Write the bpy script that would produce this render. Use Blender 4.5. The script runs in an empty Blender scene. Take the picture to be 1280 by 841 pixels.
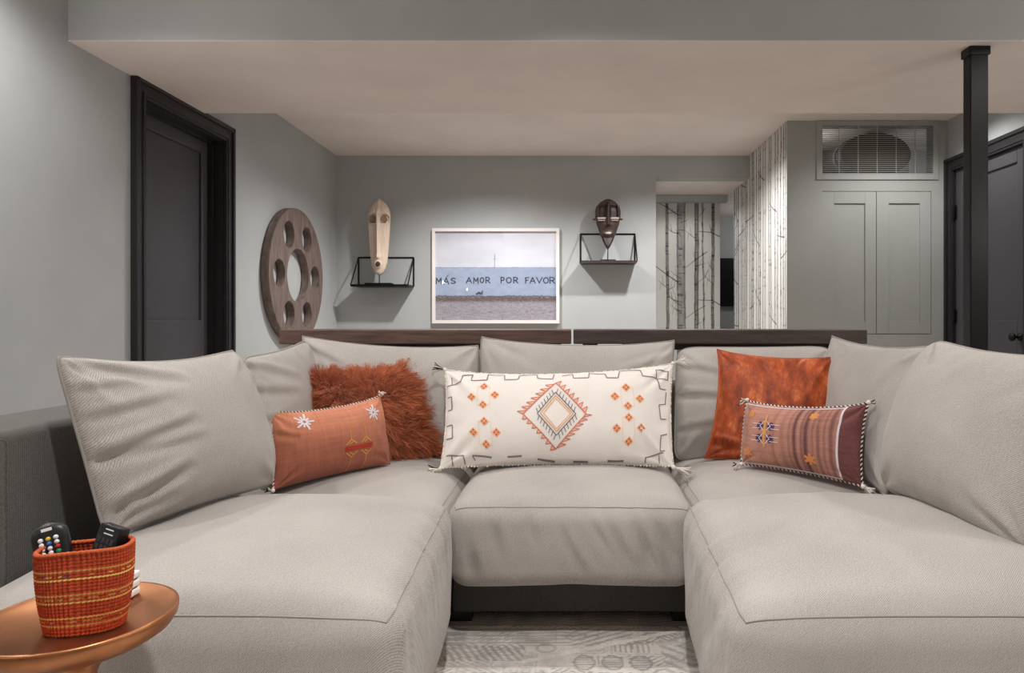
import bpy, bmesh, math, random
import numpy as np
from mathutils import Vector, Matrix

# ------------------------------------------------------------------ camera, world, lamps, exposure
scn = bpy.context.scene
col = scn.collection
F = 860.0                                   # focal length in pixels of the 1280 x 841 frame
VX, VY, CH = 715.0, 400.0, 0.90             # principal point and camera height (m)
cam_d = bpy.data.cameras.new('camera')
cam = bpy.data.objects.new('camera', cam_d)
col.objects.link(cam)
cam.location = (0, 0, CH)
cam.rotation_euler = (math.pi / 2, 0, 0)
cam_d.sensor_width = 36.0
cam_d.lens = F * 36.0 / 1280.0
cam_d.shift_x = -(VX - 640.0) / 1280.0
cam_d.shift_y = -(420.5 - VY) / 1280.0
cam_d.clip_start = 0.02
scn.camera = cam

w = bpy.data.worlds.new('world')
scn.world = w
w.use_nodes = True
w.node_tree.nodes['Background'].inputs[0].default_value = (0.9, 0.93, 1.0, 1)
w.node_tree.nodes['Background'].inputs[1].default_value = 0.3

scn.view_settings.view_transform = 'Standard'
scn.view_settings.look = 'None'
scn.view_settings.gamma = 1.0
scn.view_settings.use_curve_mapping = False
scn.view_settings.exposure = 0.25

WARM = (1.0, 0.985, 0.975)
def spot(x, y, z, watt, size=150, blend=0.7, radius=0.05, color=WARM, name='downlight', aim=None):
    d = bpy.data.lights.new(name, 'SPOT')
    d.energy = watt; d.spot_size = math.radians(size); d.spot_blend = blend
    d.shadow_soft_size = radius; d.color = color
    o = bpy.data.objects.new(name, d); col.objects.link(o); o.location = (x, y, z)
    if aim is not None:
        o.rotation_euler = (Vector(aim) - Vector((x, y, z))).to_track_quat('-Z', 'Y').to_euler()
    return o

# recessed downlights in front of the beam, over the seating
for (x, y, e) in ((-1.75, 2.33, 48), (0.05, 2.33, 40), (2.35, 2.33, 48),
                  (-1.75, 0.95, 46), (0.05, 0.45, 112), (2.35, 0.95, 54),
                  (-1.5, -1.5, 14), (1.5, -1.5, 14)):
    spot(x, y, 2.435, e, 146, .7)
# recessed downlights behind the beam
for (x, y, e) in ((-0.75, 5.35, 165), (0.88, 5.42, 135), (2.45, 4.72, 46), (-1.3, 4.5, 14)):
    spot(x, y, 2.435, e, 150, .7)
def point(x, y, z, watt, r=0.06, name='corridor_lamp', color=WARM):
    d = bpy.data.lights.new(name, 'POINT'); d.energy = watt; d.shadow_soft_size = r; d.color = color
    o = bpy.data.objects.new(name, d); col.objects.link(o); o.location = (x, y, z)
# unseen sconce on the left wall; the other points are added ambient fill
for (x, y, e) in ((-2.06, 1.9, 8), (2.76, 1.9, 8), (-2.06, -0.6, 7), (2.76, -0.6, 7), (0.2, -3.2, 5)):
    point(x, y, 1.5, e, .018, 'sconce_and_fill', (1.0, .95, .91))
# corridor and alcove lamps; unseen points added to brighten the space behind the grille
point(2.5, 8.1, 2.0, 6)
spot(1.15, 6.95, 2.22, 11, 150, .6, .05, WARM, 'alcove_lamp')
point(1.98, 5.80, 2.25, 1.2, 0.03, 'grille_fill_point')
point(2.86, 5.75, 2.2, 0.25, 0.03, 'grille_fill_point')

# ------------------------------------------------------------------ helpers
def lin(c):
    """sRGB 0-255 -> linear tuple"""
    out = []
    for v in c[:3]:
        v = v / 255.0
        out.append(v / 12.92 if v <= 0.04045 else ((v + 0.055) / 1.055) ** 2.4)
    return tuple(out)

def linA(a):
    a = np.asarray(a, float) / 255.0
    return np.where(a <= 0.04045, a / 12.92, ((a + 0.055) / 1.055) ** 2.4)

def at(px, py, d):
    """point at depth d seen at photograph pixel (px, py)"""
    return Vector(((px - VX) * d / F, d, CH - (py - VY) * d / F))

def vnoise(x, y, seed=0):
    """smooth 2-D value noise in [-1, 1], vectorised"""
    rs = np.random.RandomState(seed)
    T = rs.rand(64, 64) * 2 - 1
    x = np.asarray(x, float); y = np.asarray(y, float)
    xi = np.floor(x).astype(int); yi = np.floor(y).astype(int)
    fx = x - xi; fy = y - yi
    fx = fx * fx * (3 - 2 * fx); fy = fy * fy * (3 - 2 * fy)
    g = lambda i, j: T[i % 64, j % 64]
    a = g(xi, yi) * (1 - fx) + g(xi + 1, yi) * fx
    b = g(xi, yi + 1) * (1 - fx) + g(xi + 1, yi + 1) * fx
    return a * (1 - fy) + b * fy

def fbm(x, y, seed=0, o=3):
    s = 0; a = 1; t = 0
    for k in range(o):
        s = s + a * vnoise(np.asarray(x) * 2 ** k, np.asarray(y) * 2 ** k, seed + k); t += a; a *= .5
    return s / t

def sstep(a, b, x):
    t = np.clip((x - a) / (b - a), 0, 1)
    return t * t * (3 - 2 * t)

WLOC = {}
def link(name, me, parent=None, loc=(0, 0, 0)):
    """link a mesh whose vertices are in world metres, with its origin at loc (or its parent's base)"""
    o = bpy.data.objects.new(name, me); col.objects.link(o)
    if parent is not None:
        o.parent = parent; base = WLOC[parent.name]
    else:
        base = Vector(loc)
    WLOC[o.name] = Vector(base)
    if parent is None:
        o.location = base
    if base.length > 0:
        me.transform(Matrix.Translation(-base))
    return o

def tag(o, label=None, cat=None, group=None, kind=None):
    if label: o['label'] = label
    if cat: o['category'] = cat
    if group: o['group'] = group
    if kind: o['kind'] = kind
    return o

def thing(name, loc, label, cat, group=None, kind=None):
    o = bpy.data.objects.new(name, None); col.objects.link(o); o.location = loc
    o.empty_display_size = 0.05
    WLOC[o.name] = Vector(loc)
    return tag(o, label, cat, group, kind)

def raw_mesh(name, V, Fc, mats=None, smooth=True, colors=None, uv=None, matidx=None):
    me = bpy.data.meshes.new(name)
    V = np.asarray(V, float)
    if isinstance(Fc, np.ndarray):
        n, k = Fc.shape
        me.vertices.add(len(V)); me.vertices.foreach_set('co', V.ravel())
        me.loops.add(n * k); me.loops.foreach_set('vertex_index', Fc.ravel().astype(np.int32))
        me.polygons.add(n)
        me.polygons.foreach_set('loop_start', np.arange(0, n * k, k, dtype=np.int32))
        me.update(calc_edges=True)
        me.validate()
    else:
        me.from_pydata([tuple(v) for v in V], [], Fc)
    if mats is not None:
        for m in (mats if isinstance(mats, (list, tuple)) else [mats]):
            me.materials.append(m)
    if smooth:
        me.polygons.foreach_set('use_smooth', np.ones(len(me.polygons), dtype=bool))
    if matidx is not None:
        me.polygons.foreach_set('material_index', np.asarray(matidx, dtype=np.int32))
    if colors is not None:
        a = me.color_attributes.new('Col', 'FLOAT_COLOR', 'POINT')
        c = np.ones((len(V), 4)); c[:, :3] = colors
        a.data.foreach_set('color', c.ravel())
    if uv is not None:
        l = me.uv_layers.new(name='UVMap')
        vi = np.zeros(len(me.loops), dtype=np.int32); me.loops.foreach_get('vertex_index', vi)
        l.data.foreach_set('uv', np.asarray(uv, float)[vi].ravel())
    me.update()
    return me

def grid_faces(nu, nv, wrap=False, off=0):
    """quads of an (nv rows x nu columns) vertex grid; wrap closes the columns"""
    cu = nu if wrap else nu - 1
    i, j = np.meshgrid(np.arange(cu), np.arange(nv - 1))
    i = i.ravel(); j = j.ravel(); i2 = (i + 1) % nu
    return np.stack([j * nu + i, j * nu + i2, (j + 1) * nu + i2, (j + 1) * nu + i], 1) + off

def print_panel(name, origin, U, W, nu, nv, paint, mat, parent=None, loc=(0, 0, 0)):
    """flat printed sheet: a fine grid with a colour attribute painted by paint(s, t) in metres"""
    O = np.array(origin, float); U = np.array(U, float); W = np.array(W, float)
    lu, lw = np.linalg.norm(U), np.linalg.norm(W)
    s, t = np.meshgrid(np.linspace(0, 1, nu), np.linspace(0, 1, nv))
    P = O + s[..., None] * U + t[..., None] * W
    C = paint(s * lu, t * lw)
    me = raw_mesh(name, P.reshape(-1, 3), grid_faces(nu, nv), mat, False, C.reshape(-1, 3))
    return link(name, me, parent, loc)

class MB:
    """collects boxes, tubes, lathes into one mesh"""
    def __init__(s): s.v = []; s.f = []; s.m = []; s.mi = 0
    def add(s, V, Fc):
        o = len(s.v)
        s.v += [tuple(map(float, p)) for p in V]
        s.f += [tuple(int(i) + o for i in f) for f in Fc]; s.m += [s.mi] * len(Fc)
        return s
    def box(s, x0, x1, y0, y1, z0, z1):
        V = [(x, y, z) for z in (z0, z1) for y in (y0, y1) for x in (x0, x1)]
        return s.add(V, [(0, 2, 3, 1), (4, 5, 7, 6), (0, 1, 5, 4), (2, 6, 7, 3), (0, 4, 6, 2), (1, 3, 7, 5)])
    def tube(s, pts, r, n=8, caps=True, closed=False):
        pts = [Vector(p) for p in pts]; N = len(pts)
        rr = r if isinstance(r, (list, tuple)) else [r] * N
        V = []; up = None
        for i, p in enumerate(pts):
            if closed: t = pts[(i + 1) % N] - pts[i - 1]
            else: t = pts[min(i + 1, N - 1)] - pts[max(i - 1, 0)]
            if t.length < 1e-9: t = Vector((0, 0, 1))
            t.normalize()
            if up is None: up = Vector((0, 0, 1)) if abs(t.z) < .9 else Vector((1, 0, 0))
            a = t.cross(up)
            if a.length < 1e-6: a = t.cross(Vector((1, 0, 0)))
            a.normalize(); b = a.cross(t).normalized(); up = b
            for k in range(n):
                th = 2 * math.pi * k / n
                V.append(p + (a * math.cos(th) + b * math.sin(th)) * rr[i])
        Fc = []
        for i in range(N if closed else N - 1):
            for k in range(n):
                j = (i + 1) % N
                Fc.append((i * n + k, i * n + (k + 1) % n, j * n + (k + 1) % n, j * n + k))
        if caps and not closed:
            Fc.append(tuple(range(n))[::-1]); Fc.append(tuple((N - 1) * n + k for k in range(n)))
        return s.add(V, Fc)
    def bar(s, a, b, wx=0.01):
        return s.tube([a, b], wx * .7071, 4)
    def lathe(s, cx, cy, prof, n=48, axis='z'):
        V = []
        for (r, h) in prof:
            for k in range(n):
                th = 2 * math.pi * k / n
                c, q = r * math.cos(th), r * math.sin(th)
                if axis == 'z': V.append((cx + c, cy + q, h))
                elif axis == 'x': V.append((h, cx + c, cy + q))
                else: V.append((cx + c, h, cy + q))
        Fc = []
        for i in range(len(prof) - 1):
            for k in range(n):
                Fc.append((i * n + k, i * n + (k + 1) % n, (i + 1) * n + (k + 1) % n, (i + 1) * n + k))
        Fc.append(tuple(range(n))[::-1]); Fc.append(tuple((len(prof) - 1) * n + k for k in range(n)))
        return s.add(V, Fc)
    def sphere(s, c, r, n=8, m=6, sq=(1, 1, 1)):
        V = []; Fc = []
        for j in range(m + 1):
            ph = math.pi * j / m
            for k in range(n):
                th = 2 * math.pi * k / n
                V.append((c[0] + r * sq[0] * math.sin(ph) * math.cos(th), c[1] + r * sq[1] * math.sin(ph) * math.sin(th), c[2] + r * sq[2] * math.cos(ph)))
        for j in range(m):
            for k in range(n):
                Fc.append((j * n + k, (j + 1) * n + k, (j + 1) * n + (k + 1) % n, j * n + (k + 1) % n))
        return s.add(V, Fc)
    def build(s, name, mats, parent=None, loc=(0, 0, 0), smooth=False, bevel=0.0, seg=2):
        me = bpy.data.meshes.new(name); me.from_pydata(s.v, [], s.f)
        for m in (mats if isinstance(mats, (list, tuple)) else [mats]): me.materials.append(m)
        me.polygons.foreach_set('material_index', np.array(s.m, dtype=np.int32))
        b = bmesh.new(); b.from_mesh(me)
        bmesh.ops.recalc_face_normals(b, faces=b.faces)
        b.to_mesh(me); b.free()
        if smooth: me.polygons.foreach_set('use_smooth', np.ones(len(me.polygons), dtype=bool))
        o = link(name, me, parent, loc)
        if bevel:
            md = o.modifiers.new('bevel', 'BEVEL'); md.width = bevel; md.segments = seg; md.limit_method = 'ANGLE'
        return o

# ------------------------------------------------------------------ materials
def new_mat(name, color=(.5, .5, .5), rough=.6, metal=0.0, spec=.5):
    m = bpy.data.materials.new(name); m.use_nodes = True
    b = m.node_tree.nodes['Principled BSDF']
    b.inputs['Base Color'].default_value = (*color, 1)
    b.inputs['Roughness'].default_value = rough
    b.inputs['Metallic'].default_value = metal
    b.inputs['Specular IOR Level'].default_value = spec
    return m

def nd(m, t, **kw):
    n = m.node_tree.nodes.new(t)
    for k, v in kw.items():
        if hasattr(n, k): setattr(n, k, v)
        else: n.inputs[k].default_value = v
    return n
def lk(m, a, b): m.node_tree.links.new(a, b)
def bsdf(m): return m.node_tree.nodes['Principled BSDF']

def noise_color(m, c1, c2, scale=8, detail=4, coord='Object', stretch=(1, 1, 1), lo=.35, hi=.65, rough=.6):
    tc = nd(m, 'ShaderNodeTexCoord'); mp = nd(m, 'ShaderNodeMapping'); mp.inputs['Scale'].default_value = stretch
    lk(m, tc.outputs[coord], mp.inputs['Vector'])
    n = nd(m, 'ShaderNodeTexNoise'); n.inputs['Scale'].default_value = scale; n.inputs['Detail'].default_value = detail; n.inputs['Roughness'].default_value = rough
    lk(m, mp.outputs[0], n.inputs['Vector'])
    r = nd(m, 'ShaderNodeValToRGB')
    r.color_ramp.elements[0].position = lo; r.color_ramp.elements[1].position = hi
    r.color_ramp.elements[0].color = (*c1, 1); r.color_ramp.elements[1].color = (*c2, 1)
    lk(m, n.outputs['Fac'], r.inputs['Fac'])
    lk(m, r.outputs['Color'], bsdf(m).inputs['Base Color'])
    return mp, n, r

def add_bump(m, height_out, strength=.3, dist=.002):
    b = nd(m, 'ShaderNodeBump'); b.inputs['Strength'].default_value = strength; b.inputs['Distance'].default_value = dist
    lk(m, height_out, b.inputs['Height']); lk(m, b.outputs['Normal'], bsdf(m).inputs['Normal'])
    return b

def paint(name, c, rough=.75, bump=.06):
    m = new_mat(name, c, rough, spec=.3)
    c2 = tuple(v * 1.05 for v in c); c1 = tuple(v * .96 for v in c)
    noise_color(m, c1, c2, 1.7, 3)
    tc = nd(m, 'ShaderNodeTexCoord'); n = nd(m, 'ShaderNodeTexNoise'); n.inputs['Scale'].default_value = 220
    lk(m, tc.outputs['Object'], n.inputs['Vector']); add_bump(m, n.outputs['Fac'], bump, .001)
    return m

def weave(name, c1, c2, period=.0030, strength=.24, coord='UV', rough=.9, sheen=.15):
    """twill cloth: two crossed wave bands as relief, slight yarn colour noise"""
    m = new_mat(name, c1, rough, spec=.2)
    bsdf(m).inputs['Sheen Weight'].default_value = sheen
    tc = nd(m, 'ShaderNodeTexCoord')
    nz = nd(m, 'ShaderNodeTexNoise'); nz.inputs['Scale'].default_value = 330; nz.inputs['Detail'].default_value = 3
    n2 = nd(m, 'ShaderNodeTexNoise'); n2.inputs['Scale'].default_value = 3.5; n2.inputs['Detail'].default_value = 3
    lk(m, tc.outputs[coord], nz.inputs['Vector']); lk(m, tc.outputs[coord], n2.inputs['Vector'])
    mapn = nd(m, 'ShaderNodeMapping'); mapn.inputs['Rotation'].default_value = (0, 0, math.radians(38))
    lk(m, tc.outputs[coord], mapn.inputs['Vector'])
    wv = nd(m, 'ShaderNodeTexWave'); wv.inputs['Scale'].default_value = .314 / period; wv.inputs['Distortion'].default_value = 3.5
    wv.inputs['Detail'].default_value = 1.0; wv.inputs['Detail Scale'].default_value = 3.0
    lk(m, mapn.outputs[0], wv.inputs['Vector'])
    mx = nd(m, 'ShaderNodeMath', operation='ADD'); lk(m, wv.outputs['Fac'], mx.inputs[0]); lk(m, nz.outputs['Fac'], mx.inputs[1])
    ad = nd(m, 'ShaderNodeMath', operation='MULTIPLY'); ad.inputs[1].default_value = .5
    lk(m, mx.outputs[0], ad.inputs[0])
    a3 = nd(m, 'ShaderNodeMath', operation='MULTIPLY_ADD'); a3.inputs[1].default_value = .5
    lk(m, n2.outputs['Fac'], a3.inputs[0]); lk(m, ad.outputs[0], a3.inputs[2])
    r = nd(m, 'ShaderNodeValToRGB'); r.color_ramp.elements[0].position = .36; r.color_ramp.elements[1].position = 1.0
    r.color_ramp.elements[0].color = (*c2, 1); r.color_ramp.elements[1].color = (*c1, 1)
    lk(m, a3.outputs[0], r.inputs['Fac']); lk(m, r.outputs['Color'], bsdf(m).inputs['Base Color'])
    add_bump(m, ad.outputs[0], strength, .0012)
    return m

def attr_mat(name, rough=.8, noise=0.0, scale=200, bump=.0, coord='UV', stretch=(1, 1, 1), sheen=0.0, spec=.3):
    m = new_mat(name, (.5, .5, .5), rough, spec=spec)
    bsdf(m).inputs['Sheen Weight'].default_value = sheen
    a = nd(m, 'ShaderNodeAttribute'); a.attribute_name = 'Col'
    if noise or bump:
        tc = nd(m, 'ShaderNodeTexCoord'); mp = nd(m, 'ShaderNodeMapping'); mp.inputs['Scale'].default_value = stretch
        lk(m, tc.outputs[coord], mp.inputs['Vector'])
        n = nd(m, 'ShaderNodeTexNoise'); n.inputs['Scale'].default_value = scale; n.inputs['Detail'].default_value = 4
        lk(m, mp.outputs[0], n.inputs['Vector'])
        mr = nd(m, 'ShaderNodeMapRange'); mr.inputs['From Min'].default_value = .25; mr.inputs['From Max'].default_value = .75
        mr.inputs['To Min'].default_value = 1 - noise; mr.inputs['To Max'].default_value = 1 + noise
        lk(m, n.outputs['Fac'], mr.inputs['Value'])
        vm = nd(m, 'ShaderNodeVectorMath', operation='SCALE')
        lk(m, a.outputs['Color'], vm.inputs[0]); lk(m, mr.outputs[0], vm.inputs['Scale'])
        lk(m, vm.outputs[0], bsdf(m).inputs['Base Color'])
        if bump: add_bump(m, n.outputs['Fac'], bump, .001)
    else:
        lk(m, a.outputs['Color'], bsdf(m).inputs['Base Color'])
    return m

def wood(name, c1, c2, scale=6, stretch=(1, 12, 12), rough=.55, bump=.25):
    m = new_mat(name, c1, rough)
    mp, n, r = noise_color(m, c1, c2, scale, 6, 'Object', stretch, .3, .72, .65)
    add_bump(m, n.outputs['Fac'], bump, .002)
    return m

M = {}
M['wall'] = paint('wall_paint', lin((178, 181, 181)))
M['cupboard'] = paint('cupboard_paint', lin((168, 170, 166)), .55, .02)
M['ceiling'] = paint('ceiling_paint', lin((236, 226, 220)))
M['front'] = paint('front_wall_paint', lin((205, 200, 195)))
M['black_paint'] = paint('black_door_paint', lin((72, 70, 74)), .4, .03)
M['casing'] = paint('black_casing_paint', lin((40, 39, 40)), .4, .03)
M['post'] = paint('black_steel_paint', lin((10, 10, 10)), .4, .02)
M['iron'] = new_mat('black_iron', lin((24, 23, 23)), .45, .6)
M['floor'] = wood('oak_floorboards', lin((150, 138, 126)), lin((178, 166, 154)), 4, (10, 1, 1))
M['sofa'] = weave('sofa_twill', lin((190, 184, 178)), lin((140, 134, 128)))
M['sofa_dark'] = weave('charcoal_upholstery', lin((96, 94, 90)), lin((66, 64, 61)), .003, .3, 'Object')
M['console'] = wood('weathered_console_wood', lin((62, 46, 40)), lin((118, 88, 76)), 5, (1.2, 10, 14), .6)
M['console_dark'] = wood('dark_console_wood', lin((54, 44, 40)), lin((84, 70, 64)), 7, (1.2, 10, 14), .6)
M['reel'] = wood('worn_disc_wood', lin((84, 70, 65)), lin((134, 116, 108)), 5, (6, 6, 1), .7)
M['copper'] = new_mat('brushed_copper', lin((190, 118, 76)), .36, 1.0)
_mp, _n, _r = noise_color(M['copper'], lin((150, 102, 70)), lin((192, 130, 88)), 5, 4)
M['frame_white'] = paint('white_frame_paint', lin((232, 226, 222)), .5, .01)
M['print'] = attr_mat('photo_print', .7, spec=.15)
M['wallpaper'] = attr_mat('birch_wallpaper', .75)
M['rug'] = attr_mat('woven_rug', .95, .16, 130, .5, 'Object', (1, 2.2, 1))
M['black_plastic'] = new_mat('black_plastic', lin((22, 22, 24)), .4)
M['white_plastic'] = new_mat('white_plastic', lin((235, 232, 228)), .4)
M['color_bits'] = attr_mat('button_colours', .4)
M['slat'] = paint('grille_paint', lin((168, 166, 160)), .5, .01)
M['metal'] = new_mat('galvanised_metal', lin((120, 118, 114)), .5, .7)
M['duct'] = new_mat('dark_duct', lin((40, 38, 36)), .7)
M['black'] = new_mat('black_screen', lin((9, 9, 10)), .25)
M['dark_gap'] = new_mat('dark_recess', lin((30, 29, 28)), .9)

# glass: mostly clear, with a Fresnel mirror film
g = bpy.data.materials.new('picture_glass'); g.use_nodes = True
g.node_tree.nodes.clear()
go = nd(g, 'ShaderNodeOutputMaterial'); gm = nd(g, 'ShaderNodeMixShader'); gt = nd(g, 'ShaderNodeBsdfTransparent')
gg = nd(g, 'ShaderNodeBsdfGlossy'); gg.inputs['Roughness'].default_value = .005; gl_ = nd(g, 'ShaderNodeLayerWeight'); gl_.inputs['Blend'].default_value = .5
gp = nd(g, 'ShaderNodeMath', operation='POWER'); gp.inputs[1].default_value = 5.0; lk(g, gl_.outputs['Facing'], gp.inputs[0])
gf = nd(g, 'ShaderNodeMath', operation='MULTIPLY_ADD'); gf.inputs[1].default_value = .5; gf.inputs[2].default_value = .02; lk(g, gp.outputs[0], gf.inputs[0])
lk(g, gf.outputs[0], gm.inputs['Fac']); lk(g, gt.outputs[0], gm.inputs[1]); lk(g, gg.outputs[0], gm.inputs[2]); lk(g, gm.outputs[0], go.inputs['Surface'])
M['glass'] = g

# ------------------------------------------------------------------ room shell
XL, XR, YB, YF, ZC = -2.22, 2.92, 6.49, -3.4, 2.45
def struct(o, label=None, cat=None):
    return tag(o, label, cat, None, 'structure')
def sbox(name, dims, mat, label=None, bevel=0):
    return struct(MB().box(*dims).build(name, mat, None, (0, 0, 0), bevel=bevel), label)

sbox('floor', (-2.5, 4.2, YF - .15, 9.2, -.1, 0), M['floor'], 'wooden floor under the sofa and rug')
sbox('ceiling', (-2.5, 4.2, YF - .15, YB, ZC, ZC + .1), M['ceiling'], 'pale ceiling in front of and behind the dropped beam')
sbox('ceiling_alcove', (.6, 4.2, YB + .161, 9.2, 2.24, 2.34), M['ceiling'], 'low ceiling of the alcove behind the back wall')
bm_ = MB(); bm_.mi = 0
bm_.box(XL, XR, 3.03, 4.09, 2.132, ZC)
bm_.mi = 1; bm_.box(XL, XR, 3.031, 4.089, 2.129, 2.132)
struct(bm_.build('ceiling_beam', [M['wall'], M['ceiling']]), 'wide dropped ceiling beam with grey face and pale underside')

wl = MB()
wl.box(XL - .14, XL, YF, 3.55, 0, ZC).box(XL - .14, XL, 4.38, YB + .14, 0, ZC).box(XL - .14, XL, 3.55, 4.38, 2.045, ZC)
struct(wl.build('wall_left', M['wall']), 'grey painted wall on the left holding the black door')
wb = MB()
wb.box(XL - .14, .792, YB, YB + .16, 0, ZC).box(.792, 1.68, YB, YB + .16, 2.24, ZC)
struct(wb.build('wall_back', M['wall']), 'grey back wall with the framed picture and both shelves')
wr = MB()
wr.box(XR, XR + .14, YF, 4.42, 0, ZC).box(XR, XR + .14, 5.25, 5.5, 0, ZC).box(XR, XR + .14, 4.42, 5.25, 2.045, ZC)
struct(wr.build('wall_right', M['wall']), 'grey wall on the right holding the charcoal door')
sbox('wall_front', (-2.5, 3.2, YF - .14, YF, 0, ZC), M['front'])
# cupboard wall with two openings (grille above, doors below)
VY0 = 5.35
gx0, gx1, gz0, gz1 = 1.945, 2.808, 2.035, 2.41
dx0, dx1, dz0, dz1 = 1.94, 2.795, .79, 1.903
wc = MB()
wc.box(1.672, gx0, VY0, VY0 + .1, 0, ZC).box(gx1, XR, VY0, VY0 + .1, 0, ZC)
wc.box(gx0, gx1, VY0, VY0 + .1, gz1, ZC).box(gx0, gx1, VY0, VY0 + .1, dz1, gz0).box(gx0, gx1, VY0, VY0 + .1, 0, dz0)
wc.box(gx0 - .02, dx0, VY0, VY0 + .1, dz0, dz1) if dx0 > gx0 else None
wc.box(dx1, gx1, VY0, VY0 + .1, dz0, dz1)
struct(wc.build('wall_cupboard', M['cupboard']), 'grey wall with the ventilation grille above two cupboard doors')
sbox('wall_plant_room', (1.80, 3.06, 6.25, 6.3, 1.95, ZC), M['metal'])
sbox('wall_alcove_side', (1.671, 1.80, VY0 + .1, 7.1, 0, ZC), M['wall'], 'alcove side wall under birch tree wallpaper')
sbox('wall_alcove_back', (.5, 1.603, 7.45, 7.55, 0, 2.24), M['wall'], 'alcove end wall under birch tree wallpaper')
sbox('wall_alcove_left', (.65, .79, YB + .165, 7.45, 0, 2.24), M['wall'])
sbox('wall_corridor', (1.4, 4.2, 9.0, 9.1, 0, 2.24), M['wall'], 'far grey corridor wall seen through the gap')
sbox('wall_corridor_right', (4.1, 4.2, 6.3, 9.0, 0, 2.24), M['wall'])
sbox('wall_corridor_near', (1.80, 4.1, 6.3, 6.4, 0, 2.45), M['wall'])
sbox('trim_1', (.795, 1.665, 7.36, 7.448, 2.165, 2.238), M['wall'], 'shallow grey header above the alcove end wall')
sbox('baseboard_left', (XL, XL + .015, YF, 3.45, 0, .12), M['black_paint'], 'black baseboard along the left wall')
sbox('baseboard_back', (XL + .015, .79, YB - .015, YB, 0, .12), M['black_paint'], 'black baseboard along the back wall')

# ---- birch wallpaper, painted as print on a fine sheet
def seg_dist(s, t, a, b):
    ax, ay = a; bx, by = b
    dx, dy = bx - ax, by - ay
    q = np.clip(((s - ax) * dx + (t - ay) * dy) / (dx * dx + dy * dy + 1e-12), 0, 1)
    return np.hypot(s - ax - q * dx, t - ay - q * dy), q

def birch(trunks, branches, seed, base=(212, 212, 206), ew=.008, ed=.22):
    def f(s, t):
        g = np.ones_like(s) * 1.0
        for k, (c, wd, tone) in enumerate(trunks):
            cc = c + .012 * vnoise(t * 1.1, t * 0 + k * 7.3, seed) + .003 * vnoise(t * 14, t * 0 + k, seed + 3)
            e = np.abs(s - cc) - wd / 2
            inside = 1 - sstep(-.003, .003, e)
            bark = tone + .08 + .16 * fbm(s * 38 + k * 5, t * 16, seed + k, 3) - ed * np.exp(-((e + ew) / ew) ** 2)
            lines = sstep(.42, .70, vnoise(s * 13 + k * 3, t * 62, seed + 20 + k))
            bark = bark - .26 * lines
            bark = np.minimum(bark, .93)
            g = g * (1 - inside) + inside * np.clip(bark, .12, 1)
        for (pts, w0, w1) in branches:
            for i in range(len(pts) - 1):
                a, b = pts[i], pts[i + 1]
                lo = (min(a[1], b[1]) - .03, max(a[1], b[1]) + .03)
                d, q = seg_dist(s, t, a, b)
                qq = (i + q) / (len(pts) - 1)
                hw = w0 + (w1 - w0) * qq
                mk = 1 - sstep(hw - .0015, hw + .0025, d)
                g = g * (1 - mk * .72)
        c = linA(base)
        return np.clip(g, 0.05, 1)[..., None] ** 1.35 * c
    return f

rnd = random.Random(5)
def twig(x, z, sgn, L, rise, w):
    """a branch with a bend and two small side twigs"""
    p = [(x, z), (x + sgn * L * .45, z + rise * .35), (x + sgn * L, z + rise)]
    out = [(p, w, w * .35)]
    m = p[1]
    out.append(([m, (m[0] + sgn * L * .12, m[1] + abs(rise) * .8 + .04)], w * .5, w * .2))
    out.append(([(m[0] + sgn * L * .25, m[1] + rise * .3), (m[0] + sgn * L * .4, m[1] + rise * .2 - .07)], w * .4, w * .2))
    return out
def zz(yz): return .9 + (400 - 180 - yz / 3.5) * 7.45 / F
def ss(xz): return (xz - 38) * .0029
bt = [(.055, .105, .62), (.238, .034, .50), (.392, .092, .52), (.548, .046, .45), (.632, .018, .6), (.735, .034, .5)]
bb = []
for pts, w in (([(75, 258), (120, 285), (160, 318)], .010), ([(118, 372), (138, 392), (160, 400)], .007),
               ([(40, 543), (80, 545), (120, 580), (160, 612)], .010), ([(190, 548), (225, 515), (268, 480)], .007),
               ([(238, 390), (285, 395), (318, 414)], .009), ([(238, 690), (290, 692), (318, 712)], .009),
               ([(118, 660), (140, 688), (160, 696)], .008), ([(236, 330), (252, 305), (262, 290)], .005),
               ([(236, 612), (262, 590), (272, 560)], .005), ([(190, 770), (225, 740), (262, 715)], .006)):
    bb.append(([(ss(a), zz(b)) for a, b in pts][::-1], w * .55, w * .28))
    a = pts[len(pts) // 2]
    bb.append(([(ss(a[0]), zz(a[1])), (ss(a[0] - 6), zz(a[1] - 34))], w * .35, w * .15))
for k in range(16):
    x = rnd.choice([.238, .39, .548, .735]); z = rnd.uniform(.8, 2.1)
    bb += twig(x, z, rnd.choice((-1, 1)), rnd.uniform(.05, .12), rnd.uniform(.02, .10), .003)
print_panel('wallpaper_print', (.792, 7.4495, .02), (.811, 0, 0), (0, 0, 2.145), 205, 540,
            birch(bt, bb, 11), M['wallpaper'], bpy.data.objects['wall_alcove_back'])
st = []; sb_ = []
x = .02; k = 0
while x < 1.75:
    wd = rnd.choice((.03, .05, .085, .04, .10))
    st.append((x + wd / 2, wd, rnd.choice((.96, .92, .88, .80)))); x += wd + rnd.uniform(.035, .09); k += 1
for k in range(20):
    c = rnd.choice(st); sb_ += twig(c[0], rnd.uniform(.75, 2.4), rnd.choice((-1, 1)), rnd.uniform(.14, .34), rnd.uniform(-.02, .2), .006)
print_panel('wallpaper_print', (1.6705, VY0 + .0, .02), (0, 1.75, 0), (0, 0, 2.215), 300, 420,
            birch(st, sb_, 31, (222, 220, 216), .013, .55), M['wallpaper'], bpy.data.objects['wall_alcove_side'])
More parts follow.
